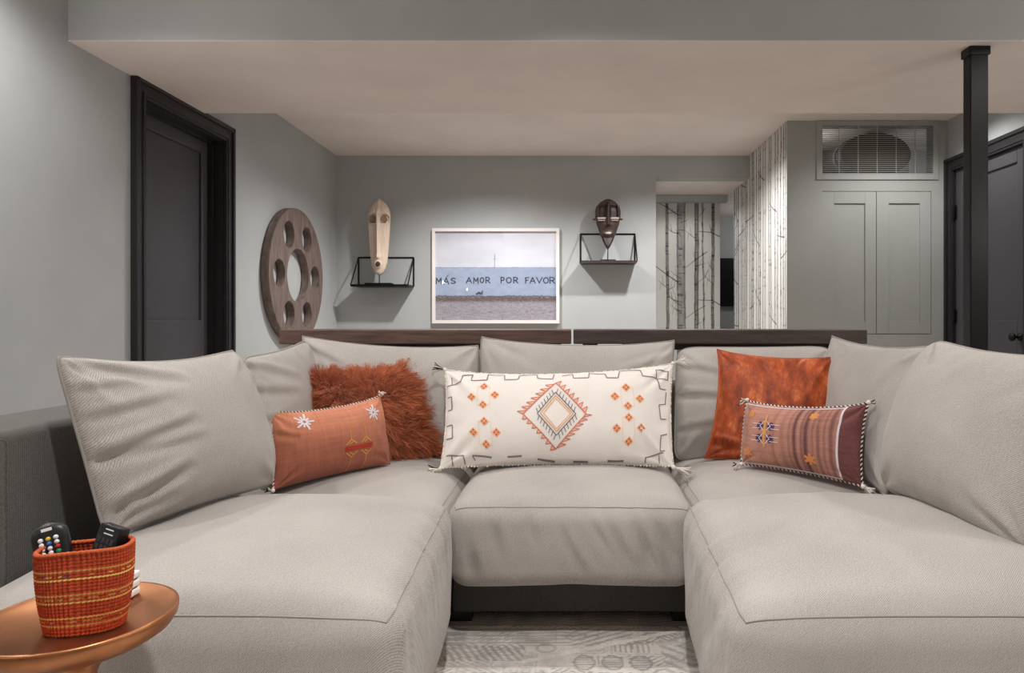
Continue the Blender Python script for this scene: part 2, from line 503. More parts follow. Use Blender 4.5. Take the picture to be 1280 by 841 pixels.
print_panel('wallpaper_print', (1.6705, VY0, 2.235), (0, YB - VY0 - .002, 0), (0, 0, .213), 200, 50,
            birch(st, [], 31, (222, 220, 216), .013, .55), M['wallpaper'], bpy.data.objects['wall_alcove_side'])

# ---- doors
def panel_door(name, X, sgn, y0, y1, recess, label, hinge_far, knob_y, casing_y0, casing_y1):
    """black shaker door in a side wall; sgn is the direction from the wall into the room"""
    root = thing(name, (X, (y0 + y1) / 2, 0), label, 'door', None, 'structure')
    fx = X - sgn * recess                                   # face of the leaf
    def bx(mb, a, b, ya, yb, za, zb): mb.box(min(a, b), max(a, b), ya, yb, za, zb)
    m = MB(); st_, tr = .10, .10
    t = sgn * .014
    bx(m, fx - t * 2.6, fx - t, y0 + .004, y1 - .004, .01, 2.035)          # sunk panels
    bx(m, fx - t, fx, y0 + .004, y0 + st_, .01, 2.035); bx(m, fx - t, fx, y1 - st_, y1 - .004, .01, 2.035)
    for za, zb in ((1.94, 2.035), (.67, .90), (.01, .22)):
        bx(m, fx - t, fx, y0 + st_, y1 - st_, za, zb)
    m.build('door_leaf', M['black_paint'], root, bevel=.003)
    c = MB(); p = sgn * .024
    for k, (a, b, pp) in enumerate(((casing_y0, y0 + .002, p), (y1 - .002, casing_y1, p))):
        bx(c, X, X + pp, a, b, 0, 2.135)
    bx(c, X, X + p, y0, y1, 2.04, 2.135)
    # raised outer band and inner bead
    bx(c, X, X + sgn * .036, casing_y0 - .004, casing_y0 + .022, 0, 2.14)
    bx(c, X, X + sgn * .036, casing_y1 - .022, casing_y1 + .004, 0, 2.14)
    bx(c, X, X + sgn * .036, casing_y0, casing_y1, 2.113, 2.14)
    bx(c, X, X + sgn * .030, y1 + .012, y1 + .03, 0, 2.06); bx(c, X, X + sgn * .030, y0 - .03, y0 - .012, 0, 2.06)
    bx(c, X, X + sgn * .030, y0 - .03, y1 + .03, 2.055, 2.073)
    c.build('door_casing', M['casing'], root, bevel=.003)
    j = MB()
    bx(j, X - sgn * .139, X, y0 - .0, y0 + .012, 0, 2.045); bx(j, X - sgn * .139, X, y1 - .012, y1, 0, 2.045)
    bx(j, X - sgn * .139, X, y0, y1, 2.033, 2.045)
    if recess > .05:
        bx(j, fx, fx + sgn * .03, y1 - .032, y1 - .012, 0, 2.033); bx(j, fx, fx + sgn * .03, y0, y1, 2.015, 2.033)
    j.build('door_jamb', M['casing'], root)
    if hinge_far:
        for z in (1.72, .93, .25):
            h = MB(); h.tube([(X + sgn * .012, y1 - .004, z - .05), (X + sgn * .012, y1 - .004, z + .05)], .011, 10)
            bx(h, X, X + sgn * .004, y1 - .03, y1 + .02, z - .05, z + .05)
            h.build('hinge', M['iron'], root, smooth=False)
    if knob_y:
        n = MB(); xk = fx
        n.lathe(knob_y, .79, [(.026, xk), (.026, xk + sgn * .008), (.011, xk + sgn * .01), (.010, xk + sgn * .035), (.024, xk + sgn * .045), (.028, xk + sgn * .056), (.022, xk + sgn * .066), (.004, xk + sgn * .07)], 20, 'x')
        n.build('door_knob', M['iron'], root, smooth=True)
    return root
panel_door('door_1', XL, 1, 3.55, 4.38, .085, 'black panelled door in stepped casing on the left wall', False, None, 3.462, 4.468)
panel_door('door_2', XR, -1, 4.42, 5.25, .004, 'charcoal panelled door with black knob behind the steel post', True, 4.485, 4.33, 5.338)

# ---- steel post
pc = MB()
pc.box(1.787, 1.868, 3.085, 3.145, 0, 2.128).box(1.78, 1.875, 3.078, 3.152, 2.09, 2.1285).box(1.765, 1.89, 3.065, 3.165, 0, .012)
struct(pc.build('column', M['post'], None, (1.83, 3.115, 0), bevel=.004), 'square black steel post under the ceiling beam', 'post')

# ------------------------------------------------------------------ cupboard doors and grille
cb = thing('wall_cupboard_doors', (2.37, VY0, dz0), 'grey built-in cupboard with two shaker doors below the vent grille', 'cupboard')
mid = (dx0 + dx1) / 2
for a, b in ((dx0 + .004, mid - .002), (mid + .002, dx1 - .004)):
    m = MB(); f0 = VY0 + .001; s_ = .095
    m.box(a, b, f0 + .012, f0 + .022, dz0 + .004, dz1 - .004)
    m.box(a, a + s_, f0, f0 + .012, dz0 + .004, dz1 - .004).box(b - s_ + .01, b, f0, f0 + .012, dz0 + .004, dz1 - .004)
    m.box(a + s_, b - s_ + .01, f0, f0 + .012, dz0 + .004, dz0 + .10).box(a + s_, b - s_ + .01, f0, f0 + .012, dz1 - .095, dz1 - .004)
    m.build('cupboard_door', M['cupboard'], cb, bevel=.0015)
MB().box(dx0, dx1, VY0 + .03, VY0 + .05, dz0, dz1).build('cupboard_back', M['dark_gap'], cb)

vg = thing('vent_grille', (2.37, VY0, 2.0), 'white slatted ventilation grille high above the cupboard doors', 'vent')
fr = MB(); fo = (1.898, 2.845, 1.99, 2.447)
yv = VY0 - .012
fr.box(fo[0], gx0, yv, VY0, fo[2], fo[3]).box(gx1, fo[1], yv, VY0, fo[2], fo[3]).box(gx0, gx1, yv, VY0, fo[2], gz0).box(gx0, gx1, yv, VY0, gz1, fo[3])
fr.build('grille_frame', M['cupboard'], vg, bevel=.003)
ns = 25
sm_ = None
for i in range(ns):
    z = gz0 + (i + .5) * (gz1 - gz0) / ns
    if sm_ is None:
        s0 = MB(); 
        V = [(x, VY0 + .004 + dy, z + dz) for x in (gx0, gx1) for dy, dz in ((0, -.0028), (.012, -.0005), (.012, .0045), (0, .0022))]
        s0.add(V, [(0, 1, 2, 3), (4, 7, 6, 5), (0, 4, 5, 1), (1, 5, 6, 2), (2, 6, 7, 3), (3, 7, 4, 0)])
        so = s0.build('slat', M['slat'], vg); sm_ = so; z_first = z
    else:
        c = sm_.copy(); col.objects.link(c); c.parent = vg; c.location = (0, 0, z - z_first)
for k in range(6):
    x = gx0 + (gx1 - gx0) * (.155 + k * .1715)
    MB().box(x - .0025, x + .0025, VY0 + .001, VY0 + .006, gz0, gz1).build('crossbar', M['slat'], vg)
dk = thing('round_duct', (2.37, 5.6, 2.1), 'dark round air duct behind the slats of the vent grille', 'duct')
dm = MB().lathe(2.47, 2.245, [(.01, 5.60), (.27, 5.60), (.285, 5.59), (.285, 6.24)], 40, 'y'); dm.v = [(p[0], p[1], 2.245 + (p[2] - 2.245) * .62) for p in dm.v]
dm.build('duct_pipe', M['duct'], dk, smooth=False)
lk_ = MB(); lk_.lathe(2.47, 2.245, [(.288, 5.70), (.300, 5.70), (.300, 5.73), (.288, 5.73)], 40, 'y'); lk_.v = [(p[0], p[1], 2.245 + (p[2] - 2.245) * .62) for p in lk_.v]
lk_.build('duct_collar', M['metal'], dk, smooth=False)

# corridor screen
sc_ = thing('wall_screen', (2.3, 8.97, 1.06), 'black screen on the far corridor wall beyond the birch wallpaper', 'screen')
MB().box(1.90, 2.95, 8.94, 8.985, 1.08, 1.705).build('screen_panel', M['black'], sc_, bevel=.004)
MB().box(2.3, 2.5, 8.98, 8.999, 1.25, 1.5).build('wall_bracket', M['iron'], sc_)

# ------------------------------------------------------------------ rug
def rug_paint(s, t):
    """patchwork of worn woven bands, chevrons, ovals in grey on off-white; s = x + .95, t = depth - .25"""
    X = s - 1.0; Y = t + .25
    wob = .004 * fbm(X * 9, Y * 9, 3)
    x = X + wob; y = Y + wob
    v = np.ones_like(x) * .86
    def band(y0, y1, x0=-9, x1=9):
        return ((y >= y0) & (y < y1) & (x >= x0) & (x < x1))
    def lines(coord, period, duty): return (np.mod(coord, period) / period < duty)
    # repeat of the design every .62 m along the depth
    yy = 2.09 - np.mod(2.09 - y, .62)
    def bnd(y0, y1, x0=-9, x1=9): return ((yy >= y0) & (yy < y1) & (x >= x0) & (x < x1))
    b = bnd(2.005, 2.091); v[b] = .60 - .20 * lines(yy + .25 * np.abs(np.mod(x, .24) - .12), .018, .45)[b]
    b = bnd(1.99, 2.005); v[b] = .93
    b = bnd(1.885, 1.99)
    q = lines(yy, .020, .35) & b & (x < .0); v[q] = .58
    q = lines(yy - .55 * (x + .30), .026, .4) & b & (x >= .0) & (x < .17); v[q] = .55
    for cx, cy in ((.185, 1.905), (.235, 1.95)):
        e = ((x - cx) / .034) ** 2 + ((yy - cy) / .014) ** 2
        v[(e < 1)] = .45; v[(e < .45)] = .75; v[(e < .15)] = .4
    q = lines(np.abs(x - .36) * .6 + yy, .04, .3) & b & (x >= .27); v[q] = .66
    q = lines(x + .5 * yy, .021, .5) & bnd(1.80, 1.885, -.34, -.13); v[q] = .50
    q = bnd(1.80, 1.885, -.9, -.36) & lines(yy + x, .05, .35); v[q] = .58
    q = bnd(1.885, 1.99, -.9, -.30) & lines(yy * 1.0, .033, .55); v[q] = .50
    ci, cj = np.floor(x / .118 + .3 * np.floor(yy / .068)).astype(int), np.floor(yy / .068).astype(int)
    hsh = np.abs((ci * 73 + cj * 151 + ci * cj * 37) % 7); dk_ = .50 + .04 * (np.abs(ci * 31 + cj * 17) % 6)
    fx, fy = np.mod(x / .118 + .3 * np.floor(yy / .068), 1), np.mod(yy / .068, 1)
    free = (v > .80)
    for k, cond in ((0, lines(yy, .0105, .42)), (1, lines(x + yy * 1.4, .024, .32)), (2, lines(np.abs(fx - .5) * .12 + yy, .021, .35)), (3, (np.abs(np.hypot((fx - .5) * 1.5, fy - .5) - .33) < .06)),
                    (4, lines(x - yy * 1.2, .022, .3)), (5, lines(x, .016, .35) & (np.abs(fy - .5) < .33))):
        q = free & (hsh == k) & cond & (fx > .06) & (fx < .94) & (fy > .08) & (fy < .92); v[q] = dk_[q]
    q = free & (((fx < .025) | (fy < .04))); v[q] = .70
    dg = np.abs(yy - 1.79 - .42 * (x + .14)); q = (dg < .010) & bnd(1.76, 1.99, -.13, .30); v[q] = .95
    for cx in (.03, .105, .18):
        e = ((x - cx) / .030) ** 2 + ((yy - 1.79) / .040) ** 2
        v[e < 1] = .48; v[e < .62] = .85; v[(e < .62) & lines(yy, .012, .5)] = .58
    q = bnd(1.70, 1.885, .24, .44) & lines(np.abs(x - .34) - yy, .045, .4); v[q] = .64
    q = bnd(1.56, 1.74) & lines(np.abs(np.mod(x, .16) - .08) + yy, .03, .45); v[q] = .56
    q = bnd(1.48, 1.54); v[q] = .62
    pat = fbm(x * 5, y * 5, 8)
    tint = np.stack([np.ones_like(x), .965 - .02 * pat, .93 - .04 * pat], -1)
    worn = .12 * fbm(x * 22, y * 22, 14) + .07 * sstep(.15, .6, vnoise(x * 40, y * 190, 17)) * -1
    wornmix = .45 + .55 * sstep(-.2, .5, fbm(x * 8, y * 8, 21))
    v = v * (1 - .35 * wornmix) + .80 * .35 * wornmix
    v = np.clip(.32 + .68 * (v + worn), .12, 1)
    return linA(255 * v[..., None] * tint)
rg = thing('patterned_rug', (0, 1.2, 0), 'off-white rug with worn grey geometric patchwork under the sofa', 'rug')
MB().box(-1.0, 1.0, .25, 2.10, .001, .007).build('rug_backing', M['dark_gap'], rg)
print_panel('rug_pile', (-1.0, .25, .0085), (2.0, 0, 0), (0, 1.85, 0), 420, 520, rug_paint, M['rug'], rg)

# ------------------------------------------------------------------ sofa
def rbox(x0, x1, y0, y1, z0, z1, r, n, deform=None):
    """rounded box as welded grids, with optional deform(P, N, T): T in 0..1 per axis"""
    lo = np.array((x0, y0, z0), float); hi = np.array((x1, y1, z1), float)
    ax = []
    for k in range(3):
        a = np.linspace(0, 1, 7) ** 1.0 * r
        ax.append(np.concatenate([lo[k] + a, np.linspace(lo[k] + r, hi[k] - r, n[k])[1:-1], hi[k] - a[::-1]]))
    Vs = []; Fs = []; off = 0
    for k in range(3):
        i, j = [q for q in range(3) if q != k]
        A, B = np.meshgrid(ax[i], ax[j])
        for side in (lo[k], hi[k]):
            P = np.zeros(A.shape + (3,)); P[..., i] = A; P[..., j] = B; P[..., k] = side
            Vs.append(P.reshape(-1, 3)); f = grid_faces(A.shape[1], A.shape[0], off=off)
            flip = (side == lo[k]) ^ (k == 1)
            Fs.append(f[:, ::-1] if flip else f); off += A.size
    V = np.concatenate(Vs); Fc = np.concatenate(Fs)
    key = np.round(V * 1e5).astype(np.int64)
    _, first, inv = np.unique(key, axis=0, return_index=True, return_inverse=True)
    V = V[first]; Fc = inv.reshape(-1)[Fc]
    return surf_map(V, lo, hi, r, deform), Fc

def surf_map(V, lo, hi, r, deform):
    q = np.clip(V, lo + r, hi - r); d = V - q
    N = d / np.maximum(np.linalg.norm(d, axis=1, keepdims=True), 1e-9)
    P = q + N * r
    if deform is not None: P = deform(P, N, (P - lo) / (hi - lo))
    return P

def box_uv(V, Fc=None, N=None):
    return np.stack([V[:, 0] + .35 * V[:, 1] * 0, V[:, 1] + V[:, 2]], 1)

def cushion_deform(crown=.03, bulge=.02, ridge_x=None, seed=0, front_folds=False, lowamp=.006, ey=2.6, taper=0.0):
    def f(P, N, T):
        bx = 1 - np.abs(2 * np.clip(T[:, 0], 0, 1) - 1) ** 2.6; by = 1 - np.abs(2 * np.clip(T[:, 1], 0, 1) - 1) ** ey
        bz = np.sin(np.pi * np.clip(T[:, 2], 0, 1))
        Q = P.copy()
        Q[:, 2] += crown * bx * by * np.clip(T[:, 2], 0, 1) ** 1.5
        Q[:, 0] += bulge * bz * by * (2 * T[:, 0] - 1) * (np.abs(2 * T[:, 0] - 1) ** 3)
        Q[:, 1] += bulge * bz * bx * (2 * T[:, 1] - 1) * (np.abs(2 * T[:, 1] - 1) ** 3)
        n = lowamp * fbm(P[:, 0] * 4 + seed, P[:, 1] * 4 + P[:, 2] * 5, seed, 3)
        Q += N * n[:, None]
        if ridge_x is not None:                     # gathered ridges beside the seam of the inner edge
            dx = (P[:, 0] - ridge_x)
            dz = P[:, 2] - (P[:, 2].max() - .035)
            r2 = (dx / .07) ** 2 + (dz / .075) ** 2
            rd = vnoise(P[:, 1] * 34 + 5 * dz, P[:, 2] * 4, seed + 5)
            Q += N * (.0085 * rd * np.exp(-r2))[:, None]
        if taper:
            inner = T[:, 0] if taper < 0 else 1 - T[:, 0]
            Q[:, 0] += taper * np.clip(T[:, 1], 0, 1) * np.clip(inner, 0, 1) ** 2
        if front_folds:                             # slanting drag folds on the front face
            ff = (T[:, 1] < .25)
            for (x, z, L, ang, dep, wd) in ((.10, .35, .14, -62, .007, .012), (.17, .35, .17, -66, .009, .013), (.05, .36, .10, -58, .005, .010), (.23, .36, .12, -70, .006, .011),
                                            (-.03, .34, .12, -66, .005, .012), (-.22, .37, .10, -75, .004, .015), (.13, .25, .12, -70, .006, .014), (.01, .26, .10, -62, .004, .014),
                                            (-.28, .30, .16, -80, .006, .016), (-.12, .37, .07, -70, .004, .010)):
                a = math.radians(ang); cx, cz = math.cos(a), math.sin(a)
                u = (P[:, 0] - x) * cx + (P[:, 2] - z) * cz; v = -(P[:, 0] - x) * cz + (P[:, 2] - z) * cx
                e = np.exp(-((v) / wd) ** 2) * np.exp(-((u - L / 2) / (L * .5)) ** 2)
                Q += N * 1.4 * ((-dep * e + dep * .7 * np.exp(-((v - wd * 1.7) / wd) ** 2) * np.exp(-((u - L / 2) / (L * .5)) ** 2)) * ff * sstep(.05, .45, T[:, 2]))[:, None]
        return Q
    return f

sofa = thing('sectional_sofa', (0, 1.9, 0), 'large U-shaped beige sectional sofa with loose back cushions on charcoal base', 'sofa')
def seat(dims, r, n, deform, label=None):
    lo = np.array(dims[0::2], float); hi = np.array(dims[1::2], float)
    V, Fc = rbox(*dims, r, n, deform)
    me = raw_mesh('seat_cushion', V, Fc, M['sofa'], True, None, box_uv(V))
    o = link('seat_cushion', me, sofa)
    if label: o['label'] = label
    # welted seams round the top panel and the bottom panel
    for zt, nm in ((hi[2], 'piping'), ):
        pts = []
        a = np.array([[lo[0], lo[1]], [hi[0], lo[1]], [hi[0], hi[1]], [lo[0], hi[1]], [lo[0], lo[1]]])
        for k in range(4):
            m = 60
            for q in np.linspace(0, 1, m, endpoint=False):
                xy = a[k] * (1 - q) + a[k + 1] * q; pts.append((xy[0], xy[1], zt))
        pts = surf_map(np.array(pts), lo, hi, r, deform)
        MB().tube(pts, .0017, 6, False, True).build(nm, M['sofa'], o, smooth=True)
    return o

seat((-.338, .338, 1.85, 2.56, .168, .405), .055, (60, 40, 24), cushion_deform(.045, .012, None, 3, True))
seat((-1.02, -.345, 1.81, 2.56, .168, .40), .055, (40, 40, 14), cushion_deform(.045, .010, None, 7))
seat((.345, 1.02, 1.81, 2.56, .168, .40), .055, (40, 40, 14), cushion_deform(.045, .010, None, 9))
seat((-1.025, -.277, 1.09, 1.80, .10, .432), .055, (60, 110, 30), cushion_deform(.055, .010, -.277, 13, ey=4, taper=-.036))
seat((.258, 1.025, 1.09, 1.80, .10, .432), .055, (60, 110, 30), cushion_deform(.055, .010, .258, 17, ey=4, taper=.034))

def hard(name, dims, r, mat, n=(8, 8, 8)):
    V, Fc = rbox(*dims, r, n, lambda P, N, T: P + N * (.002 * fbm(P[:, 0] * 6, P[:, 1] * 6 + P[:, 2] * 5, 2))[:, None])
    return link(name, raw_mesh(name, V, Fc, mat, True, None, box_uv(V)), sofa)
hard('arm', (-1.25, -1.032, 1.24, 2.78, .05, .695), .022, M['sofa_dark'], (6, 30, 14))
hard('arm', (1.032, 1.25, 1.24, 2.78, .05, .695), .022, M['sofa_dark'], (6, 30, 14))
hard('back_frame', (-1.028, 1.028, 2.64, 2.78, .05, .66), .02, M['sofa_dark'], (30, 6, 14))
hard('base', (-1.028, -.36, 1.22, 2.635, .04, .10), .01, M['sofa_dark'], (10, 20, 4))
hard('base', (.36, 1.028, 1.22, 2.635, .04, .10), .01, M['sofa_dark'], (10, 20, 4))
hard('base', (-.355, .355, 2.03, 2.635, .036, .162), .012, M['sofa_dark'], (20, 10, 5))
for x in (-.345, .345):
    MB().box(x - .048, x + .048, 2.035, 2.12, .009, .040).build('foot', M['black_plastic'], sofa, bevel=.003)
for x in (-.98, .98, -.42, .42):
    MB().box(x - .04, x + .04, 1.28, 1.36, .009, .040).build('foot', M['black_plastic'], sofa, bevel=.003)

# ------------------------------------------------------------------ pillows
def pillow_surface(TL, TR, BR, BL, bow, tf, tb, n, seed=0, low=.004, corner=.006, edge=.004, creases=(), a=2.3, b=.62, cr=.0):
    """soft pillow: curved-edge patch between four corners, thickness along its normal.
    bow = inward sag of (top, right, bottom, left) edges in metres. Returns front(u,v,off) and the mesh arrays."""
    TL, TR, BR, BL = [np.array(p, float) for p in (TL, TR, BR, BL)]
    ux = ((TR - TL) + (BR - BL)) / 2; uy = ((TL - BL) + (TR - BR)) / 2
    W, H = np.linalg.norm(ux), np.linalg.norm(uy)
    nrm = np.cross(ux, uy); nrm /= np.linalg.norm(nrm)
    if np.dot(nrm, np.array((0, 0, CH)) - (TL + BR) / 2) < 0: nrm = -nrm
    ex, ey = ux / W, uy / H
    def shape(t): return (np.clip(4 * t * (1 - t), 0, 1)) ** .75
    def mid(u, v):
        u = u[..., None]; v = v[..., None]
        top = TL * (1 - u) + TR * u - ey * bow[0] * shape(u)
        bot = BL * (1 - u) + BR * u + ey * bow[2] * shape(u)
        lef = BL * (1 - v) + TL * v + ex * bow[3] * shape(v)
        rig = BR * (1 - v) + TR * v - ex * bow[1] * shape(v)
        bil = BL * (1 - u) * (1 - v) + BR * u * (1 - v) + TL * (1 - u) * v + TR * u * v
        P = bot * (1 - v) + top * v + lef * (1 - u) + rig * u - bil
        if cr:
            su, sv = 2 * u - 1, 2 * v - 1
            P = P - (ex * np.sign(su) + ey * np.sign(sv)) * cr * (np.abs(su) * np.abs(sv)) ** 9
        return P
    def prof(u, v):
        return np.clip(1 - np.abs(2 * u - 1) ** a, 0, 1) ** b * np.clip(1 - np.abs(2 * v - 1) ** a, 0, 1) ** b
    def wr(u, v):
        X, Y = u * W, v * H
        d = low * fbm(X * 7, Y * 7, seed, 3)
        for k, (cu, cv) in enumerate(((0, 0), (1, 0), (0, 1), (1, 1))):
            dx, dy = X - cu * W, Y - cv * H
            rr = np.hypot(dx, dy); th = np.arctan2(np.abs(dy), np.abs(dx) + 1e-9)
            d = d + corner * np.exp(-(rr / (.30 * H)) ** 1.5) * np.sin(th * 9 + 2.2 * vnoise(rr * 9, th * 3, seed + k) + k)
        de = np.minimum(np.minimum(X, W - X), np.minimum(Y, H - Y))
        vert = np.minimum(X, W - X) < np.minimum(Y, H - Y)
        al = np.where(vert, Y, X)
        d = d + edge * np.exp(-de / (.13 * H)) * vnoise(al * 30, de * 6 + vert * 9, seed + 9)
        for (u0, v0, u1, v1, wd, dep) in creases:
            a0 = np.array((u0 * W, v0 * H)); a1 = np.array((u1 * W, v1 * H)); L = a1 - a0; l = np.linalg.norm(L)
            q = np.clip(((X - a0[0]) * L[0] + (Y - a0[1]) * L[1]) / l ** 2, 0, 1)
            px, py = X - a0[0] - q * L[0], Y - a0[1] - q * L[1]
            sg = (-(px) * L[1] + py * L[0]) / l
            dd = np.hypot(px, py); env = (1 - q) ** .6
            d = d + dep * env * (-np.exp(-(dd / wd) ** 2) + .8 * np.exp(-((sg - 1.9 * wd) / wd) ** 2) * np.exp(-np.maximum(dd - 2.5 * wd, 0) / wd))
        return d
    def front(u, v, off=0.0):
        u = np.asarray(u, float); v = np.asarray(v, float)
        p = prof(u, v)
        fade = np.clip(p * 3, 0, 1)
        return mid(u, v) + nrm * (tf * p + wr(u, v) * fade + off)[..., None]
    def back(u, v):
        return mid(u, v) - nrm * (tb * prof(u, v))[..., None]
    nu, nv = n
    def spc(k):
        s = np.linspace(0, 1, k); return .55 * s + .45 * (.5 - .5 * np.cos(np.pi * s))
    U, Vv = np.meshgrid(spc(nu), spc(nv))
    Pf = front(U, Vv).reshape(-1, 3); Pb = back(U, Vv).reshape(-1, 3)
    idx = np.arange(nu * nv).reshape(nv, nu); bidx = idx + nu * nv
    edge_m = np.zeros((nv, nu), bool); edge_m[[0, -1], :] = True; edge_m[:, [0, -1]] = True
    bidx = np.where(edge_m, idx, bidx).ravel()
    f1 = grid_faces(nu, nv); f2 = bidx[f1][:, ::-1]
    V = np.concatenate([Pf, Pb]); Fc = np.concatenate([f1, f2])
    used = np.zeros(len(V), bool); used[Fc.ravel()] = True
    remap = np.cumsum(used) - 1
    UV = np.concatenate([np.stack([U.ravel() * W, Vv.ravel() * H], 1)] * 2)
    uvn = np.concatenate([np.stack([U.ravel(), Vv.ravel()], 1)] * 2)
    return dict(front=front, mid=mid, V=V[used], F=remap[Fc], uv=UV[used], uvn=uvn[used], W=W, H=H, n=nrm)

def edge_path(S, k):
    t = np.linspace(0, 1, k, endpoint=False); o = np.ones(k); z = np.zeros(k)
    U = np.concatenate([t, o, 1 - t, z]); Vv = np.concatenate([z, t, o, 1 - t])
    return S['mid'](U, Vv)

def seam(S, parent, mat, r=.003, k=40, name='piping'):
    MB().tube(edge_path(S, k), r, 6, False, True).build(name, mat, parent, smooth=True)

def back_cushion(corners, bow, tf, tb, seed, creases=(), n=(64, 46), **kw):
    kw = {'cr': .018, 'b': .55, **kw}
    S = pillow_surface(*corners, bow, tf, tb, n, seed, creases=creases, **kw)
    me = raw_mesh('back_cushion', S['V'], S['F'], M['sofa'], True, None, S['uv'])
    o = link('back_cushion', me, sofa)
    seam(S, o, M['sofa'], .0032)
    return o

# three against the back
back_cushion([at(376, 418, 2.50), at(599, 430, 2.50), at(600, 575, 2.40), at(376, 575, 2.40)], (.028, .0, .02, .02), .09, .075, 21, [(.02, .9, .25, .75, .012, .008)], cr=.006)
back_cushion([at(601, 420, 2.49), at(844, 424, 2.49), at(842, 580, 2.40), at(602, 580, 2.40)], (.030, .012, .02, .0), .09, .075, 22, [(.98, .95, .7, .8, .014, .008), (.04, .97, .25, .86, .014, .006)], cr=.004)
back_cushion([at(846, 433, 2.50), at(1042, 432, 2.50), at(1040, 580, 2.40), at(843, 580, 2.40)], (.006, .02, .02, .0), .09, .075, 23,
             [(.0, .55, .4, .5, .012, .012), (.02, .8, .35, .7, .012, .008), (.0, .25, .35, .3, .012, .008)])
# side cushions against the arms
back_cushion([at(300, 444, 1.84), at(384, 422, 2.40), (-.83, 2.36, .425), (-.83, 1.84, .425)], (.018, .0, .02, .0), .06, .045, 24,
             [(.02, .92, .5, .72, .014, .012), (.0, .72, .45, .62, .013, .010), (.0, .5, .3, .48, .012, .008)])
back_cushion([at(1040, 418, 2.42), at(1168, 430, 1.82), (.84, 1.84, .425), (.83, 2.36, .425)], (.026, .0, .02, .0), .06, .045, 25, cr=.006)
back_cushion([at(66, 440, 1.30), at(292, 434, 1.85), at(344, 606, 1.80), at(132, 676, 1.345)], (.030, -.016, .010, .004), .10, .05, 26,
             [(.0, .62, .34, .70, .012, .010), (.02, .42, .40, .55, .013, .016), (.02, .40, .42, .42, .012, .010), (.02, .12, .34, .27, .014, .018),
              (.04, .93, .45, .80, .014, .014), (.0, .78, .2, .80, .010, .008), (.02, .06, .3, .12, .012, .008)], n=(90, 70), cr=.010)
back_cushion([at(1168, 420, 1.80), (.985, 1.27, .84), (.855, 1.28, .452), at(1102, 612, 1.79)], (.026, .01, .012, -.032), .10, .05, 27,
             [(.03, .97, .3, .80, .014, .010)], n=(90, 70))

# ---- stitched / trimmed throw pillows
def strip_mesh(S, polylines, off=.0016):
    """flat stitched bands hugging the front of a pillow: [(points (u,v), width m, closed)]"""
    V = []; Fc = []
    for pts, wd in polylines:
        q = []
        for i in range(len(pts) - 1):
            a, b = np.array(pts[i]), np.array(pts[i + 1])
            L = np.hypot((b - a)[0] * S['W'], (b - a)[1] * S['H']); k = max(1, int(L / .006))
            dirn = np.array([(b - a)[0] * S['W'], (b - a)[1] * S['H']]); dirn = dirn / max(np.linalg.norm(dirn), 1e-9)
            nn = np.array([-dirn[1] / S['W'], dirn[0] / S['H']]) * wd / 2
            st_ = len(V)
            for t in np.linspace(0, 1, k + 1):
                c = a * (1 - t) + b * t
                for sg in (-1, 1): V.append(c + nn * sg)
            for t in range(k):
                o = st_ + 2 * t; Fc.append((o, o + 2, o + 3, o + 1))
    V = np.array(V)
    return S['front'](np.clip(V[:, 0], .004, .996), np.clip(V[:, 1], .004, .996), off), Fc
def embroider(S, polylines, mat, parent, name='embroidery', off=.0016):
    P, Fc = strip_mesh(S, polylines, off)
    return tag(link(name, raw_mesh(name, P, Fc, mat, False), parent), kind='stuff')
def fill_mesh(S, polys, mat, parent, name='embroidery', off=.0012):
    V = []; Fc = []
    for p in polys:
        o = len(V); V += list(p); Fc.append(tuple(range(o, o + len(p))))
    V = np.array(V)
    return tag(link(name, raw_mesh(name, S['front'](V[:, 0], V[:, 1], off), Fc, mat, False), parent), kind='stuff')

def rope(path, r, pitch, mats, parent, name='braided_trim', closed=True):
    """two-ply twisted cord along a path"""
    P = np.asarray(path); 
    if closed: P = np.concatenate([P, P[:1]])
    L = np.concatenate([[0], np.cumsum(np.linalg.norm(np.diff(P, axis=0), axis=1))])
    n = int(L[-1] / pitch * 7); s = np.linspace(0, L[-1], n)
    C = np.stack([np.interp(s, L, P[:, k]) for k in range(3)], 1)
    T = np.gradient(C, axis=0); T /= np.linalg.norm(T, axis=1, keepdims=True)
    ref = np.array((.31, -.9, .3)); A = np.cross(T, ref); A /= np.linalg.norm(A, axis=1, keepdims=True); B = np.cross(T, A)
    for k in range(2):
        ph = 2 * np.pi * s / pitch + k * np.pi
        Q = C + (A * np.cos(ph)[:, None] + B * np.sin(ph)[:, None]) * r * .62
        MB().tube(Q, r * .7, 5, True, False).build(name, mats[k], parent, smooth=True)

def tassel(p, direction, L, mats, parent, seed, r=.007):
    rs = random.Random(seed); d = Vector(direction).normalized()
    m = MB()
    m.sphere(p, r, 8, 6)
    side = d.cross(Vector((0, -1, .2))).normalized(); s2 = d.cross(side)
    for k in range(14):
        m.mi = k % len(mats)
        a = side * rs.uniform(-.5, .5) + s2 * rs.uniform(-.4, .4)
        q = Vector(p); pts = [q]
        for t in (.4, .75, 1.0):
            pts.append(Vector(p) + (d + a * t * 1.1) * L * t * rs.uniform(.85, 1.05) + Vector((0, 0, -.25 * L * t * t)))
        m.tube(pts, [.0022, .0024, .002, .0012], 5)
    m.build('tassel', mats, parent, smooth=True)

YC = {}
def yarn(name, c, rough=.9):
    if name not in YC: YC[name] = new_mat(name, lin(c), rough, spec=.15)
    return YC[name]
cream = yarn('cream_yarn', (226, 218, 208)); dkyarn = yarn('dark_yarn', (58, 46, 46))

